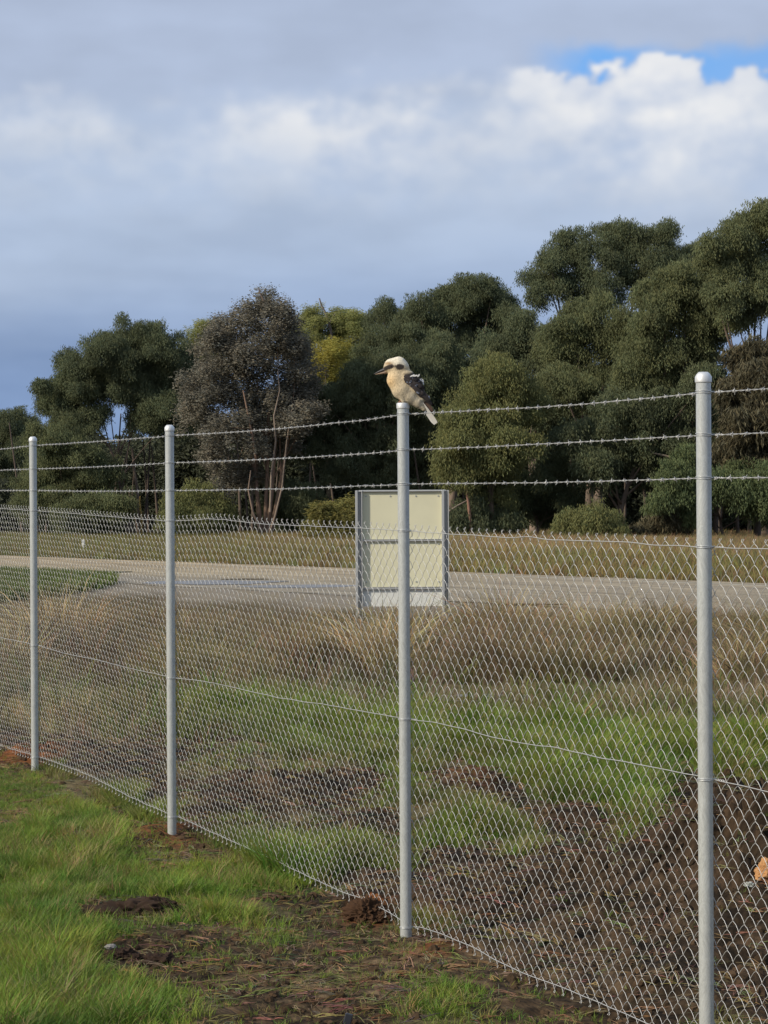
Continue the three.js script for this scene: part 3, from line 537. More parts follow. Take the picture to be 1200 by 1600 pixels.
const KIND = {
  dark: { spray: 'gum', rgb: [0.135, 0.156, 0.08], bark: [0.26, 0.2, 0.155] }, mid: { spray: 'gum', rgb: [0.168, 0.186, 0.086], bark: [0.17, 0.13, 0.1] }, olive: { spray: 'gum', rgb: [0.2, 0.208, 0.08], bark: [0.19, 0.14, 0.1] },
  grey: { spray: 'grey', rgb: [0.2, 0.185, 0.14], bark: [0.3, 0.2, 0.14] }, yellow: { spray: 'fine', rgb: [0.3, 0.31, 0.11], bark: [0.2, 0.16, 0.1] }, gold: { spray: 'fine', rgb: [0.4, 0.36, 0.08], bark: [0.2, 0.16, 0.1] },
  oak: { spray: 'oak', rgb: [0.13, 0.115, 0.065], bark: [0.12, 0.09, 0.07] }, bright: { spray: 'gum', rgb: [0.14, 0.175, 0.075], bark: [0.17, 0.13, 0.1] }, feather: { spray: 'fine', rgb: [0.24, 0.22, 0.065], bark: [0.15, 0.11, 0.07] },
};
const leafMats = {}, barkMats = {};
const groundY = (x, z) => gy(x, z);
// puffs: clumps of the crown given as px, py, radius in the photograph at the tree's own distance; each gets its own depth
function tree(name, label, category, kind, d, foot, puffs, o = {}) {
  const K = KIND[kind], r = rng(Math.round(d * 131 + foot * 7 + puffs[0] * 3)), base = at(foot, 840, d); base.y = groundY(base.x, base.z) - 0.05;
  const t = thing(name, label, category, base, o.group), pts = [], clumps = [];
  const spread = o.deep ?? 2.6;
  let cx = 0; for (let i = 0; i < puffs.length; i += 3) cx += puffs[i]; cx /= puffs.length / 3;
  const put = (px, py, rp, dz, n) => {
    const R = rp / F * d, c = at(px, py, d + dz).sub(base), ax = 0.85 + 0.4 * r(), ay = 0.7 + 0.35 * r(), tl = (r() - 0.5) * 0.9; clumps.push({ c, R });
    for (let k = 0; k < n; k++) { const a = r() * 6.283, e = r() * 2 - 1, w = Math.sqrt(1 - e * e); const q = 0.6 + 0.32 * r(), ux = Math.cos(a) * w * R * q * ax, uy = e * R * q * ay; pts.push([c.x + ux, c.y + uy + tl * ux * 0.6 + 0.03 * R, c.z + Math.sin(a) * w * R * q, R * (0.17 + 0.3 * r() * r() + 0.08 * r()), c]); }
    for (let k = 0; k < (o.wisps ?? 8); k++) { const a = r() * 6.283, e = r() * 1.7 - 0.7, w = Math.sqrt(Math.max(0, 1 - e * e)), q = R * (0.9 + 0.4 * r()); pts.push([c.x + Math.cos(a) * w * q, c.y + e * q, c.z + Math.sin(a) * w * q, R * (0.1 + 0.14 * r()), c]); }
  };
  for (let i = 0; i < puffs.length; i += 3) {
    put(puffs[i], puffs[i + 1], puffs[i + 2], (r() - 0.75) * spread, 14);
    if (!o.thin) put(puffs[i] + (r() - 0.5) * 20, puffs[i + 1] + 8, puffs[i + 2] * 0.8, 1.2 + r() * spread, 7);
  }
  const dens = o.density ?? 46, mats = [], cols = [], M = new THREE.Matrix4(), Q = new THREE.Quaternion(), E = new THREE.Euler();
  for (const [x, y, z, R] of pts) {
    const tone = 0.82 + 0.36 * r(), n = Math.max(5, Math.round(dens * R * R * 4));
    for (let k = 0; k < n; k++) {
      const a = r() * 6.283, e = Math.min(1, -0.8 + 1.8 * Math.sqrt(r())), w = Math.sqrt(Math.max(0, 1 - e * e)), q = R * (0.55 + 0.75 * r());
      E.set((r() - 0.5) * 0.6, r() * 6.283, (r() - 0.5) * 0.6); Q.setFromEuler(E); const s = 0.75 + 0.5 * r();
      M.compose(V(x + Math.cos(a) * w * q, y + e * q * 0.9 - (e < 0.2 ? R * 0.7 * r() * r() : 0), z + Math.sin(a) * w * q), Q, V(s, s, s)); mats.push(M.clone());
      const v = tone * (0.9 + 0.2 * r()), warm = (r() - 0.5) * 0.16; cols.push([v * (1 + warm), v, v * (1 - warm)]);
    }
  }
  leafMats[kind] ??= leafMat(K.rgb);
  const im = new THREE.InstancedMesh(SPRAY[K.spray], leafMats[kind], mats.length), col = new THREE.Color();
  mats.forEach((m, i) => { im.setMatrixAt(i, m); im.setColorAt(i, col.setRGB(...cols[i])); });
  im.name = 'crown'; im.userData.kind = 'stuff'; shade(im); t.add(im);
  // trunk and limbs
  if (!o.noTrunk) {
    barkMats[o.barkKind ?? kind] ??= bark(K.bark);
    const tall = clumps.reduce((m, c) => Math.max(m, c.c.y), 0), fork = o.fork ?? 0.4, stems = o.stems ?? 1, tr = [], lb = [], thick = o.thick ?? 0.02;
    for (let k = 0; k < stems; k++) {
      const lean = stems > 1 ? (k / (stems - 1) - 0.5) : 0, aim = o.aim ? at(o.aim[k % o.aim.length][0], o.aim[k % o.aim.length][1], d - 0.5).sub(base) : V((cx - foot) / F * d * 0.6 + lean * tall * 0.35, tall * fork, (r() - 0.5) * 1.2);
      const b0 = V(lean * 0.5, 0, lean * 0.2), pl = []; for (let i = 0; i <= 8; i++) { const q = i / 8; pl.push(V(mix(b0.x, aim.x, q) + 0.16 * noise(q * 3, k * 7 + d, foot) * q, aim.y * q, mix(b0.z, aim.z, q) + 0.16 * noise(q * 3, k * 5 + foot, d))); }
      const r0 = tall * thick * (stems > 1 ? 0.75 : 1); tr.push(tube(pl, pl.map((_, i) => r0 * (1.15 - 0.55 * i / 8 + (i === 0 ? 0.3 : 0))), 9));
      clumps.filter((_, i) => i % stems === k && i % (clumps.length < 16 ? 2 : 4) === 0).forEach((c, i) => {
        const f = pl[4 + ((i * 3) % 5)], bow = V((r() - 0.5) * 0.8, 0.6 * r(), (r() - 0.5) * 0.8), lp = []; for (let q = 0; q <= 6; q++) { const u = q / 6; lp.push(f.clone().lerp(c.c, u).addScaledVector(bow, Math.sin(u * Math.PI) * 0.8)); }
        lb.push(tube(lp, lp.map((_, q) => r0 * (0.42 - 0.36 * q / 6)), 6));
      });
    }
    part(t, 'trunk', mergeGeometries(tr), barkMats[kind]); part(t, 'limb', mergeGeometries(lb), barkMats[kind]);
  }
  for (const [path, rad, nm, rgb] of o.sticks ?? []) { const pl = path.map(([px, py]) => at(px, py, d - (o.stickOut ?? 1.2)).sub(base)); part(t, nm, tube(pl, pl.map((_, i) => rad * (1 - 0.75 * i / pl.length)), 6), bark(rgb)); }
  return t;
}
const FOREST = 'trees behind the road';
tree('gum_tree', 'small dark round-topped tree far off at the end of the tree line', 'tree', 'dark', 165, 25, [25, 658, 20, 8, 662, 16, 42, 664, 16, 20, 700, 36, 0, 730, 40, 45, 730, 36, 22, 775, 36, 60, 790, 34, -20, 700, 40], { group: FOREST });
tree('gum_tree', 'broad dark green gum tree with open crown and two leaning pale stems', 'tree', 'dark', 130, 216, [168, 556, 40, 215, 545, 42, 255, 560, 40, 190, 534, 26, 234, 530, 26, 122, 596, 34, 92, 612, 26, 78, 628, 18, 150, 606, 38, 110, 572, 22, 205, 596, 38, 250, 606, 42, 285, 600, 30, 285, 560, 26, 270, 655, 38, 235, 650, 30, 102, 652, 30, 140, 655, 28, 225, 620, 26, 66, 604, 9], { group: FOREST, stems: 2, thick: 0.014, fork: 0.55, aim: [[172, 700], [206, 700]], barkKind: 'dark', sticks: [[[[222, 838], [221, 808], [218, 785], [219, 775]], 0.1, 'broken_branch', [0.55, 0.36, 0.1]], [[[200, 832], [182, 792], [166, 744], [158, 736]], 0.09, 'bare_limb', [0.3, 0.23, 0.17]]] });
tree('bushy_tree', 'bushy dark green tree filling the space below the broad gum tree', 'tree', 'mid', 126, 95, [90, 705, 34, 130, 725, 36, 70, 745, 36, 140, 772, 34, 58, 684, 22, 100, 770, 36, 100, 680, 22, 165, 745, 26, 60, 790, 34], { group: FOREST, thick: 0.012 });
tree('wattle_tree', 'yellow-green tree peeping out between the broad gum and the grey tree', 'tree', 'yellow', 150, 312, [318, 527, 24, 302, 550, 22, 336, 522, 20, 296, 574, 18, 325, 560, 26, 310, 600, 26], { group: FOREST, thin: true });
tree('grey_gum_tree', 'tall grey-brown leaved tree with several pale pinkish bare stems', 'tree', 'grey', 114, 414, [400, 492, 30, 368, 512, 32, 432, 510, 32, 415, 478, 22, 347, 560, 40, 395, 550, 42, 442, 558, 40, 322, 614, 36, 370, 610, 42, 430, 610, 44, 468, 602, 34, 312, 660, 30, 360, 668, 36, 420, 655, 34, 462, 655, 34, 340, 708, 28, 392, 700, 26, 440, 698, 24, 360, 745, 24, 346, 780, 18, 400, 745, 20, 335, 530, 18, 460, 540, 20, 302, 630, 16, 480, 640, 16], { group: FOREST, stems: 5, thick: 0.012, density: 27, wisps: 6, stickOut: 1.9, aim: [[396, 688], [386, 640], [420, 640], [432, 690], [455, 660]], sticks: [[[[412, 842], [395, 800], [388, 765], [392, 735]], 0.075, 'bare_stem', [0.26, 0.195, 0.15]], [[[418, 842], [430, 806], [441, 760], [448, 690], [456, 640]], 0.075, 'bare_stem', [0.27, 0.21, 0.165]], [[[400, 720], [396, 690], [388, 650], [380, 610]], 0.085, 'bare_stem', [0.32, 0.21, 0.15]], [[[422, 800], [424, 740], [431, 690], [428, 650], [437, 610], [434, 580]], 0.07, 'bare_stem', [0.28, 0.225, 0.18]], [[[412, 470], [407, 460], [403, 450]], 0.05, 'bare_twig', [0.2, 0.15, 0.12]]] });
tree('wattle_tree', 'yellow-green light-leaved tree with a dead twig above it, right of the grey tree', 'tree', 'yellow', 146, 520, [480, 512, 24, 500, 502, 22, 545, 510, 26, 570, 520, 24, 528, 500, 14, 490, 545, 28, 560, 555, 28, 590, 545, 22, 530, 530, 26, 470, 540, 22, 540, 585, 30, 500, 600, 26, 560, 600, 26, 590, 570, 24], { group: FOREST, thin: true, sticks: [[[[520, 545], [517, 515], [509, 490], [502, 476], [499, 466]], 0.12, 'dead_branch', [0.2, 0.17, 0.15]], [[[515, 505], [521, 494], [524, 490]], 0.06, 'dead_twig', [0.2, 0.17, 0.15]]] });
tree('flowering_wattle_tree', 'low tree with a golden yellow flowering top', 'tree', 'gold', 138, 515, [512, 556, 22, 528, 552, 16, 500, 575, 18, 520, 580, 20], { group: FOREST, thin: true });
tree('gum_tree', 'slim dark gum tree with a small round see-through top', 'tree', 'dark', 140, 602, [600, 486, 18, 586, 496, 14, 614, 492, 12, 604, 510, 20, 590, 525, 18, 610, 540, 26, 585, 560, 28], { group: FOREST, density: 26, thin: true, wisps: 4 });
tree('gum_tree', 'dense dark green gum tree behind the bird, with a lumpy rounded top', 'tree', 'dark', 128, 705, [700, 484, 34, 745, 464, 28, 780, 482, 26, 660, 506, 34, 640, 535, 34, 700, 530, 40, 760, 520, 36, 730, 566, 38, 650, 580, 38, 802, 502, 22, 655, 482, 18, 725, 450, 16, 768, 458, 16, 680, 620, 40, 690, 470, 16, 800, 535, 30], { group: FOREST });
tree('tall_gum_tree', 'tall spreading gum tree with sky showing through its layered crown', 'tree', 'dark', 120, 930, [850, 428, 32, 834, 440, 18, 880, 402, 28, 905, 376, 20, 940, 374, 24, 985, 374, 28, 1020, 376, 20, 1046, 360, 14, 1036, 376, 12, 930, 418, 36, 980, 418, 36, 1028, 412, 28, 1072, 408, 18, 872, 455, 20, 842, 462, 20, 952, 460, 32, 908, 472, 24, 880, 378, 12, 960, 362, 14, 1060, 425, 22, 1085, 395, 10, 890, 440, 14, 905, 402, 20, 960, 398, 24, 1005, 396, 22, 912, 446, 22, 992, 444, 26, 1050, 394, 16, 860, 410, 14], { group: FOREST, density: 36, thin: true, deep: 3.5, wisps: 4 });
tree('gum_tree', 'mid green gum tree in the second row below the tall spreading one', 'tree', 'mid', 108, 918, [900, 512, 30, 940, 500, 32, 975, 522, 32, 870, 540, 32, 922, 560, 38, 970, 570, 38, 880, 600, 34, 940, 622, 36, 905, 492, 18, 990, 545, 26], { group: FOREST });
tree('gum_tree', 'rounded gum tree standing behind the nearest fence post', 'tree', 'mid', 102, 1050, [1040, 450, 32, 1080, 440, 28, 1108, 460, 26, 1020, 490, 36, 1070, 492, 38, 1030, 540, 36, 1084, 545, 34, 990, 572, 32, 1040, 590, 36, 1000, 620, 34, 1010, 462, 20, 1100, 505, 28, 1060, 425, 14], { group: FOREST });
tree('tall_gum_tree', 'tallest dark gum tree rising at the edge of the forest above the others', 'tree', 'mid', 98, 1195, [1190, 352, 30, 1152, 372, 24, 1222, 342, 34, 1166, 352, 18, 1160, 412, 34, 1200, 412, 40, 1240, 420, 38, 1142, 452, 30, 1190, 462, 34, 1246, 480, 40, 1150, 494, 22, 1112, 382, 14, 1106, 408, 18, 1120, 420, 20, 1130, 470, 24, 1196, 330, 14], { group: FOREST, thick: 0.016 });
tree('gum_tree', 'olive green bushy tree just past the sign, lit on its shoulder', 'tree', 'olive', 98, 770, [780, 588, 26, 752, 610, 30, 808, 618, 28, 728, 650, 34, 778, 658, 34, 828, 640, 26, 716, 690, 32, 760, 708, 36, 806, 700, 34, 722, 738, 30, 770, 760, 32, 700, 720, 18, 764, 578, 12], { group: FOREST, sticks: [[[[737, 850], [735, 815], [731, 780], [728, 758]], 0.11, 'bare_stem', [0.3, 0.17, 0.12]], [[[700, 800], [715, 790], [730, 782]], 0.06, 'bare_limb', [0.22, 0.18, 0.15]]] });
tree('gum_tree', 'dark green gum tree wedged between the olive bushy tree and the second row', 'tree', 'dark', 112, 835, [832, 545, 30, 800, 545, 28, 770, 545, 26, 852, 590, 36, 838, 640, 28, 815, 510, 20, 860, 530, 26, 870, 660, 34], { group: FOREST });
tree('gum_tree', 'dark shaded tree directly behind the bird and its post', 'tree', 'dark', 118, 615, [560, 620, 30, 530, 640, 34, 600, 640, 32, 640, 640, 32, 550, 682, 36, 600, 700, 38, 650, 700, 38, 680, 600, 36, 690, 556, 30, 690, 650, 34, 542, 730, 34, 592, 750, 32, 642, 750, 32, 500, 690, 30, 560, 590, 24, 690, 720, 30, 585, 590, 26, 612, 575, 28, 640, 600, 28, 480, 640, 30, 500, 620, 26, 470, 700, 30], { group: FOREST });
tree('she_oak_tree', 'brownish drooping needle-leaved tree at the forest edge', 'tree', 'oak', 94, 1182, [1170, 562, 30, 1200, 600, 40, 1152, 610, 26, 1182, 660, 40, 1212, 700, 44, 1160, 706, 32, 1230, 560, 36, 1240, 640, 40], { group: FOREST, density: 60 });
tree('gum_tree', 'dark tree with a pale curved hanging branch beside the nearest post', 'tree', 'dark', 100, 955, [900, 690, 34, 950, 680, 34, 990, 700, 34, 868, 740, 34, 930, 735, 32, 1000, 645, 34, 1040, 660, 34, 1092, 622, 26, 1060, 700, 30, 1030, 745, 30, 960, 640, 26, 1110, 680, 30, 1100, 600, 30], { group: FOREST, sticks: [[[[948, 752], [949, 764], [945, 773], [936, 776], [930, 774]], 0.05, 'hanging_branch', [0.38, 0.36, 0.18]], [[[1088, 742], [1075, 738], [1064, 730], [1056, 718], [1040, 712], [1020, 708], [1012, 700]], 0.1, 'twisted_branch', [0.3, 0.25, 0.19]], [[[942, 850], [940, 820], [944, 790], [940, 770]], 0.06, 'bare_stem', [0.25, 0.2, 0.15]]] });
tree('bushy_tree', 'brighter green leafy tree low down at the forest edge beside the nearest post', 'tree', 'bright', 93, 1135, [1062, 770, 26, 1050, 745, 20, 1030, 785, 16, 1085, 765, 24, 1132, 765, 30, 1182, 775, 32, 1160, 740, 26, 1210, 760, 34, 1080, 800, 18, 1070, 720, 16, 1200, 800, 22], { group: FOREST, density: 40 });
tree('bushy_tree', 'shadowy bushy tree between the olive tree and the low olive shrub', 'tree', 'dark', 103, 840, [870, 772, 26, 832, 762, 30, 850, 800, 22, 810, 790, 26, 890, 790, 18, 795, 750, 24], { group: FOREST });
const SHRUBS = 'shrubs along the foot of the forest';
tree('shrub', 'rounded olive shrub in front of the forest right of the sign', 'shrub', 'olive', 92, 915, [900, 815, 20, 932, 812, 20, 955, 822, 18, 886, 830, 14, 920, 832, 20, 960, 838, 12], { group: SHRUBS, thick: 0.02 });
tree('feathery_shrub', 'feathery yellow-green shrub beside the sign, leaning over the verge', 'shrub', 'feather', 88, 525, [512, 822, 20, 540, 812, 22, 500, 842, 16, 545, 840, 24, 525, 800, 12, 505, 800, 7, 492, 830, 8, 550, 795, 12, 520, 850, 18], { group: SHRUBS, sticks: [[[[520, 850], [508, 815], [498, 792], [492, 786]], 0.04, 'sprig', [0.2, 0.16, 0.05]]] });
tree('shrub', 'low dark shrub under the bushy tree near the far fence post', 'shrub', 'mid', 118, 140, [120, 800, 22, 150, 796, 24, 180, 790, 26, 100, 810, 18, 160, 815, 20], { group: SHRUBS });
tree('shrub', 'dark olive shrub between the two far fence posts and the grey tree', 'shrub', 'olive', 112, 300, [285, 790, 22, 310, 780, 24, 335, 795, 24, 270, 812, 20, 320, 815, 22, 350, 810, 18], { group: SHRUBS, density: 34 });
tree('shrub', 'shaded green shrub at the foot of the grey multi-stemmed tree', 'shrub', 'dark', 116, 455, [440, 790, 22, 470, 780, 26, 490, 800, 22, 455, 815, 20], { group: SHRUBS });
tree('shrub', 'brownish thin shrub under the dark tree, beside the nearest post', 'shrub', 'oak', 94, 1040, [1020, 830, 16, 1045, 815, 14, 1060, 835, 16, 1000, 838, 12], { group: SHRUBS, density: 26 });
tree('shrub', 'green shrub just past the upright of the sign', 'shrub', 'dark', 98, 745, [735, 800, 20, 765, 805, 24, 790, 822, 18, 715, 815, 14, 750, 830, 16], { group: SHRUBS });

// the dim wood behind: leaf sprays by the thousand, one mass
{
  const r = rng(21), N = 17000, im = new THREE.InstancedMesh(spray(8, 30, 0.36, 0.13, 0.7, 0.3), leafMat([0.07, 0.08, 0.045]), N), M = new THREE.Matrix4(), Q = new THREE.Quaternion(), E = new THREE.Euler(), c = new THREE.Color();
  for (let i = 0; i < N; i++) {
    const px = -160 + 1560 * r(), edge = mix(150, 112, sat(px / 1200)), d = edge + 4 + 22 * r(), top_ = (mix(mix(3.6, 7.4, sstep(30, 110, px)), 10.5, sstep(280, 560, px))) * (0.86 + 0.5 * noise(px / 40, 1, 1)), p = at(px, 800, d);
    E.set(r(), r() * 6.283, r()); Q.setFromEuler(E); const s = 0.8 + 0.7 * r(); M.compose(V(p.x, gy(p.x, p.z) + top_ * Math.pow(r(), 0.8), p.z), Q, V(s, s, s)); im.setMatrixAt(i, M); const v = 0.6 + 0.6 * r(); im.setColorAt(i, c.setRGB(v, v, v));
  }
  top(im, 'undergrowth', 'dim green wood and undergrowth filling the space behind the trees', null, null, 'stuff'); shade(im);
  // slender trunks in the shade, merged as one mass with the wood
  const gs = []; for (let i = 0; i < 60; i++) { const px = -60 + 1320 * r(), d = mix(136, 100, sat(px / 1200)) + 14 * r(), p = at(px, 800, d), h = 3 + 5 * r(), ln = (r() - 0.5) * 1.6; gs.push(tube([V(p.x, gy(p.x, p.z) - 0.1, p.z), V(p.x + ln * 0.4 + 0.1 * r(), h * 0.4, p.z), V(p.x + ln, h, p.z + (r() - 0.5))], [0.09 + 0.06 * r(), 0.08, 0.04], 6)); }
  top(new THREE.Mesh(mergeGeometries(gs), bark([0.13, 0.1, 0.08])), 'undergrowth_stems', 'slender stems standing in the shade under the trees', null, null, 'stuff');
}

// ---------------------------------------------------------------- grasses
function tuft(seed, n, h, w, spreadR, lean, seg = 3) {
  const r = rng(seed), p = [], ix = [];
  for (let i = 0; i < n; i++) {
    const a = r() * 6.283, q = Math.sqrt(r()) * spreadR, bx = Math.cos(a) * q, bz = Math.sin(a) * q, b = a + (r() - 0.5) * 2.2, H = h * (0.45 + 0.75 * r()), L = lean * (0.3 + 1.1 * r()) * H, W = w * (0.7 + 0.6 * r()), fa = r() * 6.283, sx = Math.cos(fa), sz = Math.sin(fa), k = p.length / 3, fall = 0.35 * r() * lean;
    for (let s = 0; s <= seg; s++) { const t = s / seg, ww = W * (1 - t * t * 0.92) / 2, x = bx + Math.cos(b) * L * t * t, z = bz + Math.sin(b) * L * t * t, y = H * (t - fall * t * t); if (s < seg) p.push(x - sx * ww, y, z - sz * ww, x + sx * ww, y, z + sz * ww); else p.push(x, y, z); }
    for (let s = 0; s < seg - 1; s++) { const o = k + s * 2; ix.push(o, o + 1, o + 2, o + 1, o + 3, o + 2); } const o = k + (seg - 1) * 2; ix.push(o, o + 1, o + 2);
  }
  const g = new THREE.BufferGeometry(); g.setAttribute('position', new THREE.Float32BufferAttribute(p, 3)); g.setIndex(ix); g.computeVertexNormals(); return g;
}
const bladeMat = (tr) => new THREE.MeshPhysicalMaterial({ color: 0xffffff, roughness: 0.75, side: THREE.DoubleSide, transmission: tr, thickness: 0, specularIntensity: 0.35 });
const freshMat = bladeMat(0.4), dryMat = bladeMat(0.2);
function sow(name, label, geo, mat, list) {            // list: [x, y, z, scale, turn, tilt, colour]
  const im = new THREE.InstancedMesh(geo, mat, list.length), M = new THREE.Matrix4(), Q = new THREE.Quaternion(), E = new THREE.Euler(), c = new THREE.Color();
  list.forEach(([x, y, z, s, a, t, rgb, sy], i) => { E.set(t, a, t * 0.7, 'YXZ'); Q.setFromEuler(E); M.compose(V(x, y, z), Q, V(s, s * (sy ?? 1), s)); im.setMatrixAt(i, M); im.setColorAt(i, c.setRGB(...rgb)); });
  top(im, name, label, null, null, 'stuff'); return shade(im);
}
const inView = (x, d, m) => Math.abs(x) < 0.18 * d * m + 0.4;
const G_FRESH = [0.135, 0.235, 0.03], G_LIME = [0.27, 0.33, 0.05], G_DEEP = [0.065, 0.14, 0.025], G_OLIVE = [0.19, 0.175, 0.06], G_STRAW = [0.4, 0.29, 0.14], G_BROWN = [0.19, 0.135, 0.075], G_RUST = [0.22, 0.12, 0.055], G_GREY = [0.25, 0.205, 0.14];
{
  const r = rng(301), fresh = [], low = [], straw = [], clods = [];
  for (let i = 0; i < 190000; i++) {                  // from just below the frame to the grass bank
    const d = 7.2 + 17.5 * Math.pow(r(), 0.8), x = (r() * 2 - 1) * (0.2 * d + 0.5), z = -d; if (!inView(x, d, 1.12)) { r(); continue; }
    const s = side(x, z), u = r(), so = soilAt(x, z), gr = greenAt(x, z), beyond = s > 0;
    let g = sat(0.42 + 0.85 * gr - 0.85 * so + (beyond ? 0.7 * fbm(x * 1.7 + 3, z * 0.9, 21, 3) : 0));
    if (beyond) { const k = noise(x * 2.6, z * 1.7, 33) + 0.5 * noise(x * 6, z * 4, 12); g = sat(g + 0.9 * k - 0.05); if (k < -0.15) g *= 0.4; g *= 1 - 0.85 * sat(1.6 * (field(SOIL, x, z) - 0.35 + 0.5 * k + 0.5 * ditch(x, z))); }
    if (!beyond && x < -0.45 * 1) g = Math.max(g, sstep(-0.5, -1.6, x) * sat(1.02 - 1.7 * so - 0.5 * fbm(x * 2.1 + 4, z * 1.7, 3, 3)));
    if (Math.abs(s) < 0.05) g *= 0.3;
    if (!beyond) g *= 1 - sat(1.25 * field(BARE, x, z) + 0.5 * fbm(x * 5, z * 4, 2, 2));
    if (r() < sstep(17.6, 21, d + 2.6 * noise(x * 0.45, z * 0.3, 5))) continue;
    const worn = beyond ? 0 : sstep(0.02, 0.3, fbm(x * 1.5 + 20, z * 1.2, 3, 4)); if (worn) g *= 1 - 0.7 * worn; if (!beyond) g = Math.max(g, 0.13);
    const patch = fbm(x * 2.3, z * 1.6, 12, 3), y = gy(x, z) - 0.006;
    if (u < g) {
      const tall = (beyond ? 0.6 + 1.1 * sat(field(GREEN, x, z)) : 0.55 + 1.0 * sat(gr) + 0.5 * patch) * (0.55 + 0.6 * r()) * sat(1.15 - 0.8 * so) * (beyond ? 0.85 + 0.9 * noise(x * 2.6, z * 1.7, 33) : 0.52 + 0.3 * noise(x * 4, z * 3.5, 50));
      let c = mix3(mix3(G_FRESH, G_LIME, sat(0.45 + 1.7 * patch + 0.4 * (r() - 0.5))), G_DEEP, sat(-0.1 - 1.6 * patch) );
      c = mix3(c, G_OLIVE, sat(beyond ? 0.65 - 0.6 * gr + 0.7 * (r() - 0.5) : 0.1 - 0.5 * gr + 0.5 * (r() - 0.5)));
      if (r() < 0.14 + 0.3 * worn) c = mix3(c, G_STRAW, 0.8);
      (tall > 0.55 ? fresh : low).push([x, y, z, tall > 0.55 ? tall : Math.max(0.5, tall * 1.7), r() * 6.28, 0.25 * (r() - 0.5), c.map((v) => v * (0.8 + 0.4 * r()))]);
    } else if (u < g + 0.16 * (1 + sat(field(TAN, x, z)) * 1.6) && r() < 0.4) straw.push([x, y + 0.008, z, 0.35 + 0.8 * r(), r() * 6.28, 0.35 * (r() - 0.5), mix3(G_STRAW, G_BROWN, r()).map((v) => v * (0.5 + 0.5 * r()))]);
    else if (r() < (beyond ? 0.17 : 0.3) * sat(so + 0.3)) clods.push([x, y + 0.001, z, 0.2 + (beyond ? 1.3 : 0.9) * Math.pow(r(), 4), r() * 6.28, r() * 3, mix3(K_SOIL, K_SOIL2, 0.15 + 0.6 * r()).map((v, _, a) => v * 0.95)]);
  }
  sow('grass', 'fresh green grass growing on both sides of the chain link fence', mergeGeometries([tuft(11, 10, 0.15, 0.0042, 0.05, 0.8), tuft(14, 3, 0.13, 0.0075, 0.05, 0.9)]), freshMat, fresh);
  sow('short_grass', 'short trampled grass thinning out over the bare soil', tuft(12, 13, 0.075, 0.004, 0.055, 0.95), freshMat, low);
  { const q = rng(5), gs = []; for (let i = 0; i < 5; i++) { const a = q() * 6.28, L = 0.05 + 0.08 * q(), b = (q() - 0.5) * 0.02, x = (q() - 0.5) * 0.06, z = (q() - 0.5) * 0.06; gs.push(tube([V(x, 0.002, z), V(x + Math.cos(a) * L / 2, 0.004 + Math.abs(b), z + Math.sin(a) * L / 2 + b), V(x + Math.cos(a) * L, 0.002 + 0.012 * q(), z + Math.sin(a) * L)], [0.0016, 0.0022, 0.001], 3, false)); } sow('straw_litter', 'dry stalks and root bits scattered over the dug soil', mergeGeometries(gs), dryMat, straw); }
  { const g = new THREE.IcosahedronGeometry(0.022, 1), p = g.attributes.position; for (let i = 0; i < p.count; i++) { const k = 1 + 0.5 * noise(p.getX(i) * 70, p.getY(i) * 70, p.getZ(i) * 70); p.setXYZ(i, p.getX(i) * k * 1.25, p.getY(i) * k * 0.8, p.getZ(i) * k); } g.computeVertexNormals(); sow('soil_crumbs', 'crumbs and lumps of dark soil lying on the dug ground', g, new THREE.MeshPhysicalMaterial({ color: 0xffffff, roughness: 1, specularIntensity: 0.1 }), clods); }
}
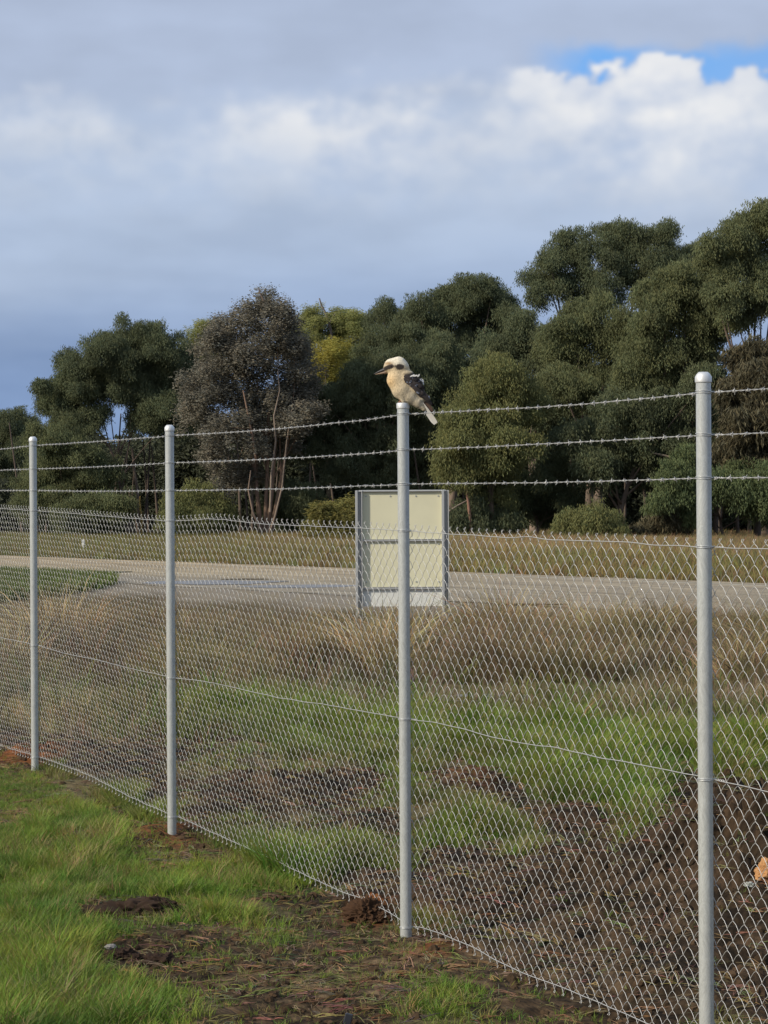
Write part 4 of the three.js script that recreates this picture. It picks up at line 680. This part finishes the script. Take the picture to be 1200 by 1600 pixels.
{ // the dip and the bank of tall dry grass before the road
  const r = rng(302), tall = [], mid = [], green = [];
  for (let i = 0; i < 15000; i++) {
    const d = 17.5 + 22 * Math.pow(r(), 0.9), x = (r() * 2 - 1) * (0.2 * d + 1), z = -d; if (roadV(x, z) > -1e9 && apron(x, z) < 0.2 && d > 30) continue;
    const n = fbm(x * 0.5, z * 0.5, 4, 3), n2 = fbm(x * 0.16 + 5, z * 0.3, 7, 3), y = gy(x, z) - 0.01;
    const wet = Math.abs(d - 22.4 - 0.6 * noise(x * 0.5, 2, 3)) < 0.5 && x > 0.2 && x < 2.6;
    if (wet) continue;
    const bank = sstep(21.5, 25, d) * sstep(34, 27.5, d), grassy = sstep(20.5, 17.8, d + 2.6 * noise(x * 0.45, z * 0.3, 5));
    const hgt = (mix(0.42, 0.2, sstep(28, 33, d)) + 0.34 * bank) * (0.75 + 0.9 * sat(0.5 + n)) * (0.7 + 0.5 * r()) * (0.8 + 0.5 * noise(x * 1.5, z * 0.9, 31));
    if (r() < grassy * sat(0.3 + greenAt(x, z))) continue;
    if (d < 24 && r() < 0.06 + 0.35 * sstep(20.5, 18, d)) { green.push([x, y, z, 0.9 + 0.7 * r(), r() * 6.28, 0.3 * (r() - 0.5), mix3(G_OLIVE, G_FRESH, sat(0.35 + 1.5 * n)).map((v) => v * (0.7 + 0.4 * r()))]); continue; }
    const cl = noise(x * 1.5, z * 0.9, 31) + 0.5 * noise(x * 3.4, z * 2, 8), thin = sat(0.55 + 1.2 * n2 + 0.9 * cl); if (r() > thin) continue;
    let c = mix3(G_GREY, G_BROWN, sat(0.3 + 1.8 * n2 + 0.5 * (r() - 0.5))); c = c.map((v) => v * (0.85 + 0.5 * noise(x * 2.1, z * 1.3, 40))); c = mix3(c, G_STRAW, sat(0.25 + 1.4 * n + 0.7 * (r() - 0.5)) * 0.7); c = mix3(c, G_OLIVE, sat(0.1 - 1.6 * n2 + 0.6 * (r() - 0.5)) * (x < 0 ? 0.9 : 0.7)); if (r() < 0.03) c = G_RUST;
    (bank > 0.3 ? tall : mid).push([x, y, z, hgt, r() * 6.28, 0.3 * (r() - 0.5), c.map((v) => v * (0.75 + 0.45 * r()))]);
  }
  // tussocks: each a clump with its own height and colour
  for (let k = 0; k < 1150; k++) {
    const d = 17.8 + 15 * Math.pow(r(), 0.85), cx = (r() * 2 - 1) * (0.2 * d + 1), cz = -d; if (d > 30 && apron(cx, cz) < 0.6) continue;
    if (cx > 0.1 && cx < 2.9 && Math.abs(d - 22.4) < 0.9) continue;
    const bank = sstep(20.5, 25, d) * sstep(33, 27.5, d), R = 0.2 + 0.5 * r(), H = (0.36 + 0.55 * bank) * (0.45 + 0.95 * r()) * mix(1, 0.45, sstep(28, 32, d)) * (0.85 + 0.8 * noise(cx * 0.85 + 7, cz * 0.42, 12)), n = Math.round(14 + 100 * R * R + 50 * R), n2 = fbm(cx * 0.3, cz * 0.3, 7, 3);
    let c0 = mix3(G_GREY, G_BROWN, r()); c0 = mix3(c0, G_STRAW, 0.75 * r()); c0 = mix3(c0, G_OLIVE, sat(0.2 - 1.2 * n2 + 0.7 * (r() - 0.3)) * (1 - 0.4 * bank)); const big = noise(cx * 0.85 + 7, cz * 0.42, 12); const v0 = (0.4 + 0.75 * r()) * Math.max(0.35, Math.min(1.7, 1 + 1.5 * big));
    for (let q = 0; q < n; q++) { const a = r() * 6.28, w = Math.sqrt(r()) * R, x = cx + Math.cos(a) * w, z = cz + Math.sin(a) * w; (bank > 0.3 ? tall : mid).push([x, gy(x, z) - 0.02, z, H * (1.15 - 0.6 * w / R) * (0.75 + 0.5 * r()), -a + 1.57 * (r() - 0.5), 0.25 + 0.25 * r(), c0.map((v) => v * v0 * (0.8 + 0.4 * r()))]); }
  }
  sow('tall_dry_grass', 'tall brown and straw coloured grass on the bank before the road', tuft(21, 18, 0.66, 0.009, 0.12, 0.6), dryMat, tall);
  sow('dry_grass', 'thin brownish grass in the dip beyond the fence', tuft(22, 14, 0.5, 0.009, 0.14, 0.6), dryMat, mid);
  sow('rank_grass', 'olive green rank grass in the dip beyond the fence', tuft(23, 14, 0.26, 0.009, 0.1, 0.7), freshMat, green);
}
{ // the verge across the road
  const r = rng(303), far = [], farGreen = [];
  for (let i = 0; i < 90000; i++) {
    const d = 48 + 85 * r(), x = (r() * 2 - 1) * (0.2 * d + 2), z = -d, v = -roadV(x, z); if (v < 0.15 || v > 44) continue;
    const n = fbm(x * 0.12, z * 0.12, 14, 3), gl = sstep(2, -14, x + 6 * n), y = gy(x, z) - 0.02, k = sstep(0.1, 3.5, v);
    let c = mix3(G_STRAW, G_BROWN, sat(0.35 + 1.5 * n + 0.5 * (r() - 0.5))); c = mix3(c, G_OLIVE, sat(0.25 + gl * 0.7 + 0.4 * (r() - 0.5))); if (v < 5) c = mix3(c, G_OLIVE, 0.55);
    const hgt = mix(0.4, 0.85 - 0.3 * gl, k) * mix(1, 0.7, sstep(15, 30, v)) * (0.7 + 0.6 * r());
    (r() < 0.2 + 0.3 * gl ? farGreen : far).push([x, y, z, hgt, r() * 6.28, 0.2 * (r() - 0.5), c.map((q) => q * 1.05 * (0.7 + 0.5 * r()))]);
  }
  // the grass island at the road edge
  const isl = blob(70, 917, 150, 22);
  for (let i = 0; i < 9000; i++) { const a = r() * 6.28, q = Math.sqrt(r()), x = isl.x + Math.cos(a) * q * isl.rx * 1.1 - 1.2, z = isl.z + Math.sin(a) * q * isl.rz * 1.05; if (roadV(x, z) < ROADW - 0.2) continue; farGreen.push([x, gy(x, z), z, 0.5 + 0.5 * r(), r() * 6.28, 0, mix3(G_FRESH, G_OLIVE, r()).map((v) => v * 0.8)]); }
  sow('verge_grass', 'golden brown unmown grass on the verge across the road', tuft(31, 14, 0.7, 0.028, 0.3, 0.4, 2), dryMat, far);
  sow('verge_green_grass', 'green grass along the road edge and on the island at its near side', tuft(32, 14, 0.4, 0.028, 0.3, 0.5, 2), freshMat, farGreen);
}

// ---------------------------------------------------------------- small things
function lump(seed, r, sx, sy, sz, rough = 0.45) { const g = mergeVertices(new THREE.IcosahedronGeometry(r, 18).deleteAttribute('normal').deleteAttribute('uv')), p = g.attributes.position; for (let i = 0; i < p.count; i++) { const X = p.getX(i) / r, Y = p.getY(i) / r, Z = p.getZ(i) / r, k = 1 + rough * (fbm(X * 1.6 + seed, Y * 1.6, Z * 1.6, 4) * 1.6 + 0.6 * Math.abs(noise(X * 5, Y * 5, Z * 5 + seed)) + 0.35 * noise(X * 11, Y * 11, Z * 11)); p.setXYZ(i, p.getX(i) * k * sx, p.getY(i) * k * sy, p.getZ(i) * k * sz); } g.computeVertexNormals(); return g; }
const clodMat = (rgb) => new THREE.MeshPhysicalMaterial({ color: new THREE.Color().setRGB(...rgb), roughness: 1, specularIntensity: 0.12 });
function lay(name, label, category, px, py, geo, mat, dy = 0, group) { const c = onTerrain(px, py); const m = top(new THREE.Mesh(geo, mat), name, label, category, group); m.position.set(c.x, gy(c.x, c.z) + dy, c.z); return m; }
lay('soil_clod', 'long ragged mound of black soil thrown up in the green grass', 'soil mound', 212, 1432, mergeGeometries([lump(1, 0.1, 2.0, 0.62, 1.0, 0.7), lump(2, 0.06, 1.5, 0.9, 1).translate(0.1, 0.03, 0), lump(3, 0.05, 1.6, 0.8, 1).translate(-0.16, 0, 0.03), lump(4, 0.05, 1.5, 0.6, 1).translate(0.23, 0, -0.02)]), clodMat([0.04, 0.027, 0.02]), 0.005);
lay('soil_clod', 'small dark clod of soil with a pale stone on its edge', 'soil mound', 190, 1499, mergeGeometries([lump(5, 0.045, 1.3, 0.8, 1, 0.6), lump(6, 0.028, 1.6, 0.8, 1).translate(0.055, -0.004, 0.02)]), clodMat([0.036, 0.024, 0.018]), 0.004);
lay('soil_clod', 'low dark clod of soil at the edge of the muddy track', 'soil mound', 248, 1506, mergeGeometries([lump(7, 0.05, 1.4, 0.6, 1, 0.7), lump(8, 0.03, 1.6, 0.7, 1).translate(0.07, -0.004, 0.02)]), clodMat([0.036, 0.024, 0.018]), 0.002);
lay('soil_clod', 'dark root-matted mound of soil against the bird post', 'soil mound', 573, 1432, mergeGeometries([lump(9, 0.07, 1.1, 0.85, 1, 0.7), lump(10, 0.045, 1.3, 0.8, 1).translate(0.07, -0.01, 0.03)]), clodMat([0.06, 0.034, 0.02]), 0.01);
lay('stone', 'small pale grey stone resting on a dark soil clod', 'stone', 173, 1494, lump(12, 0.018, 1.3, 0.6, 1, 0.3), std([0.2, 0.19, 0.175], 0.9), 0.04);
lay('plastic_offcut', 'black plastic offcut sticking up from the muddy track', 'plastic scrap', 543, 1604, new RoundedBoxGeometry(0.03, 0.06, 0.012, 3, 0.004).rotateZ(-0.25), std([0.03, 0.032, 0.04], 0.35), 0.02);
lay('sandstone_lump', 'pale orange lump of sandstone beside the dark soil heap', 'stone', 1203, 1374, lump(14, 0.055, 1.0, 0.9, 1, 0.6), std([0.42, 0.22, 0.085], 0.9), 0.03);
lay('paper_scrap', 'crumpled white scrap lying under the orange lump of sandstone', 'litter', 1172, 1388, lump(15, 0.016, 1.3, 0.6, 1, 0.9), std([0.38, 0.4, 0.36], 0.8), 0.012);
{ const c = onGround(130, 866), m = thing('marker_post', 'short white roadside marker post in the green verge', 'marker post', V(c.x, gy(c.x, c.z), c.z)); part(m, 'stake', new RoundedBoxGeometry(0.1, 0.75, 0.05, 2, 0.015).translate(0, 0.2, 0), std([0.68, 0.67, 0.6], 0.6)); part(m, 'cap_band', new RoundedBoxGeometry(0.106, 0.1, 0.056, 2, 0.01).translate(0, 0.5, 0), std([0.5, 0.5, 0.46], 0.6)); }

renderer.render(scene, camera);
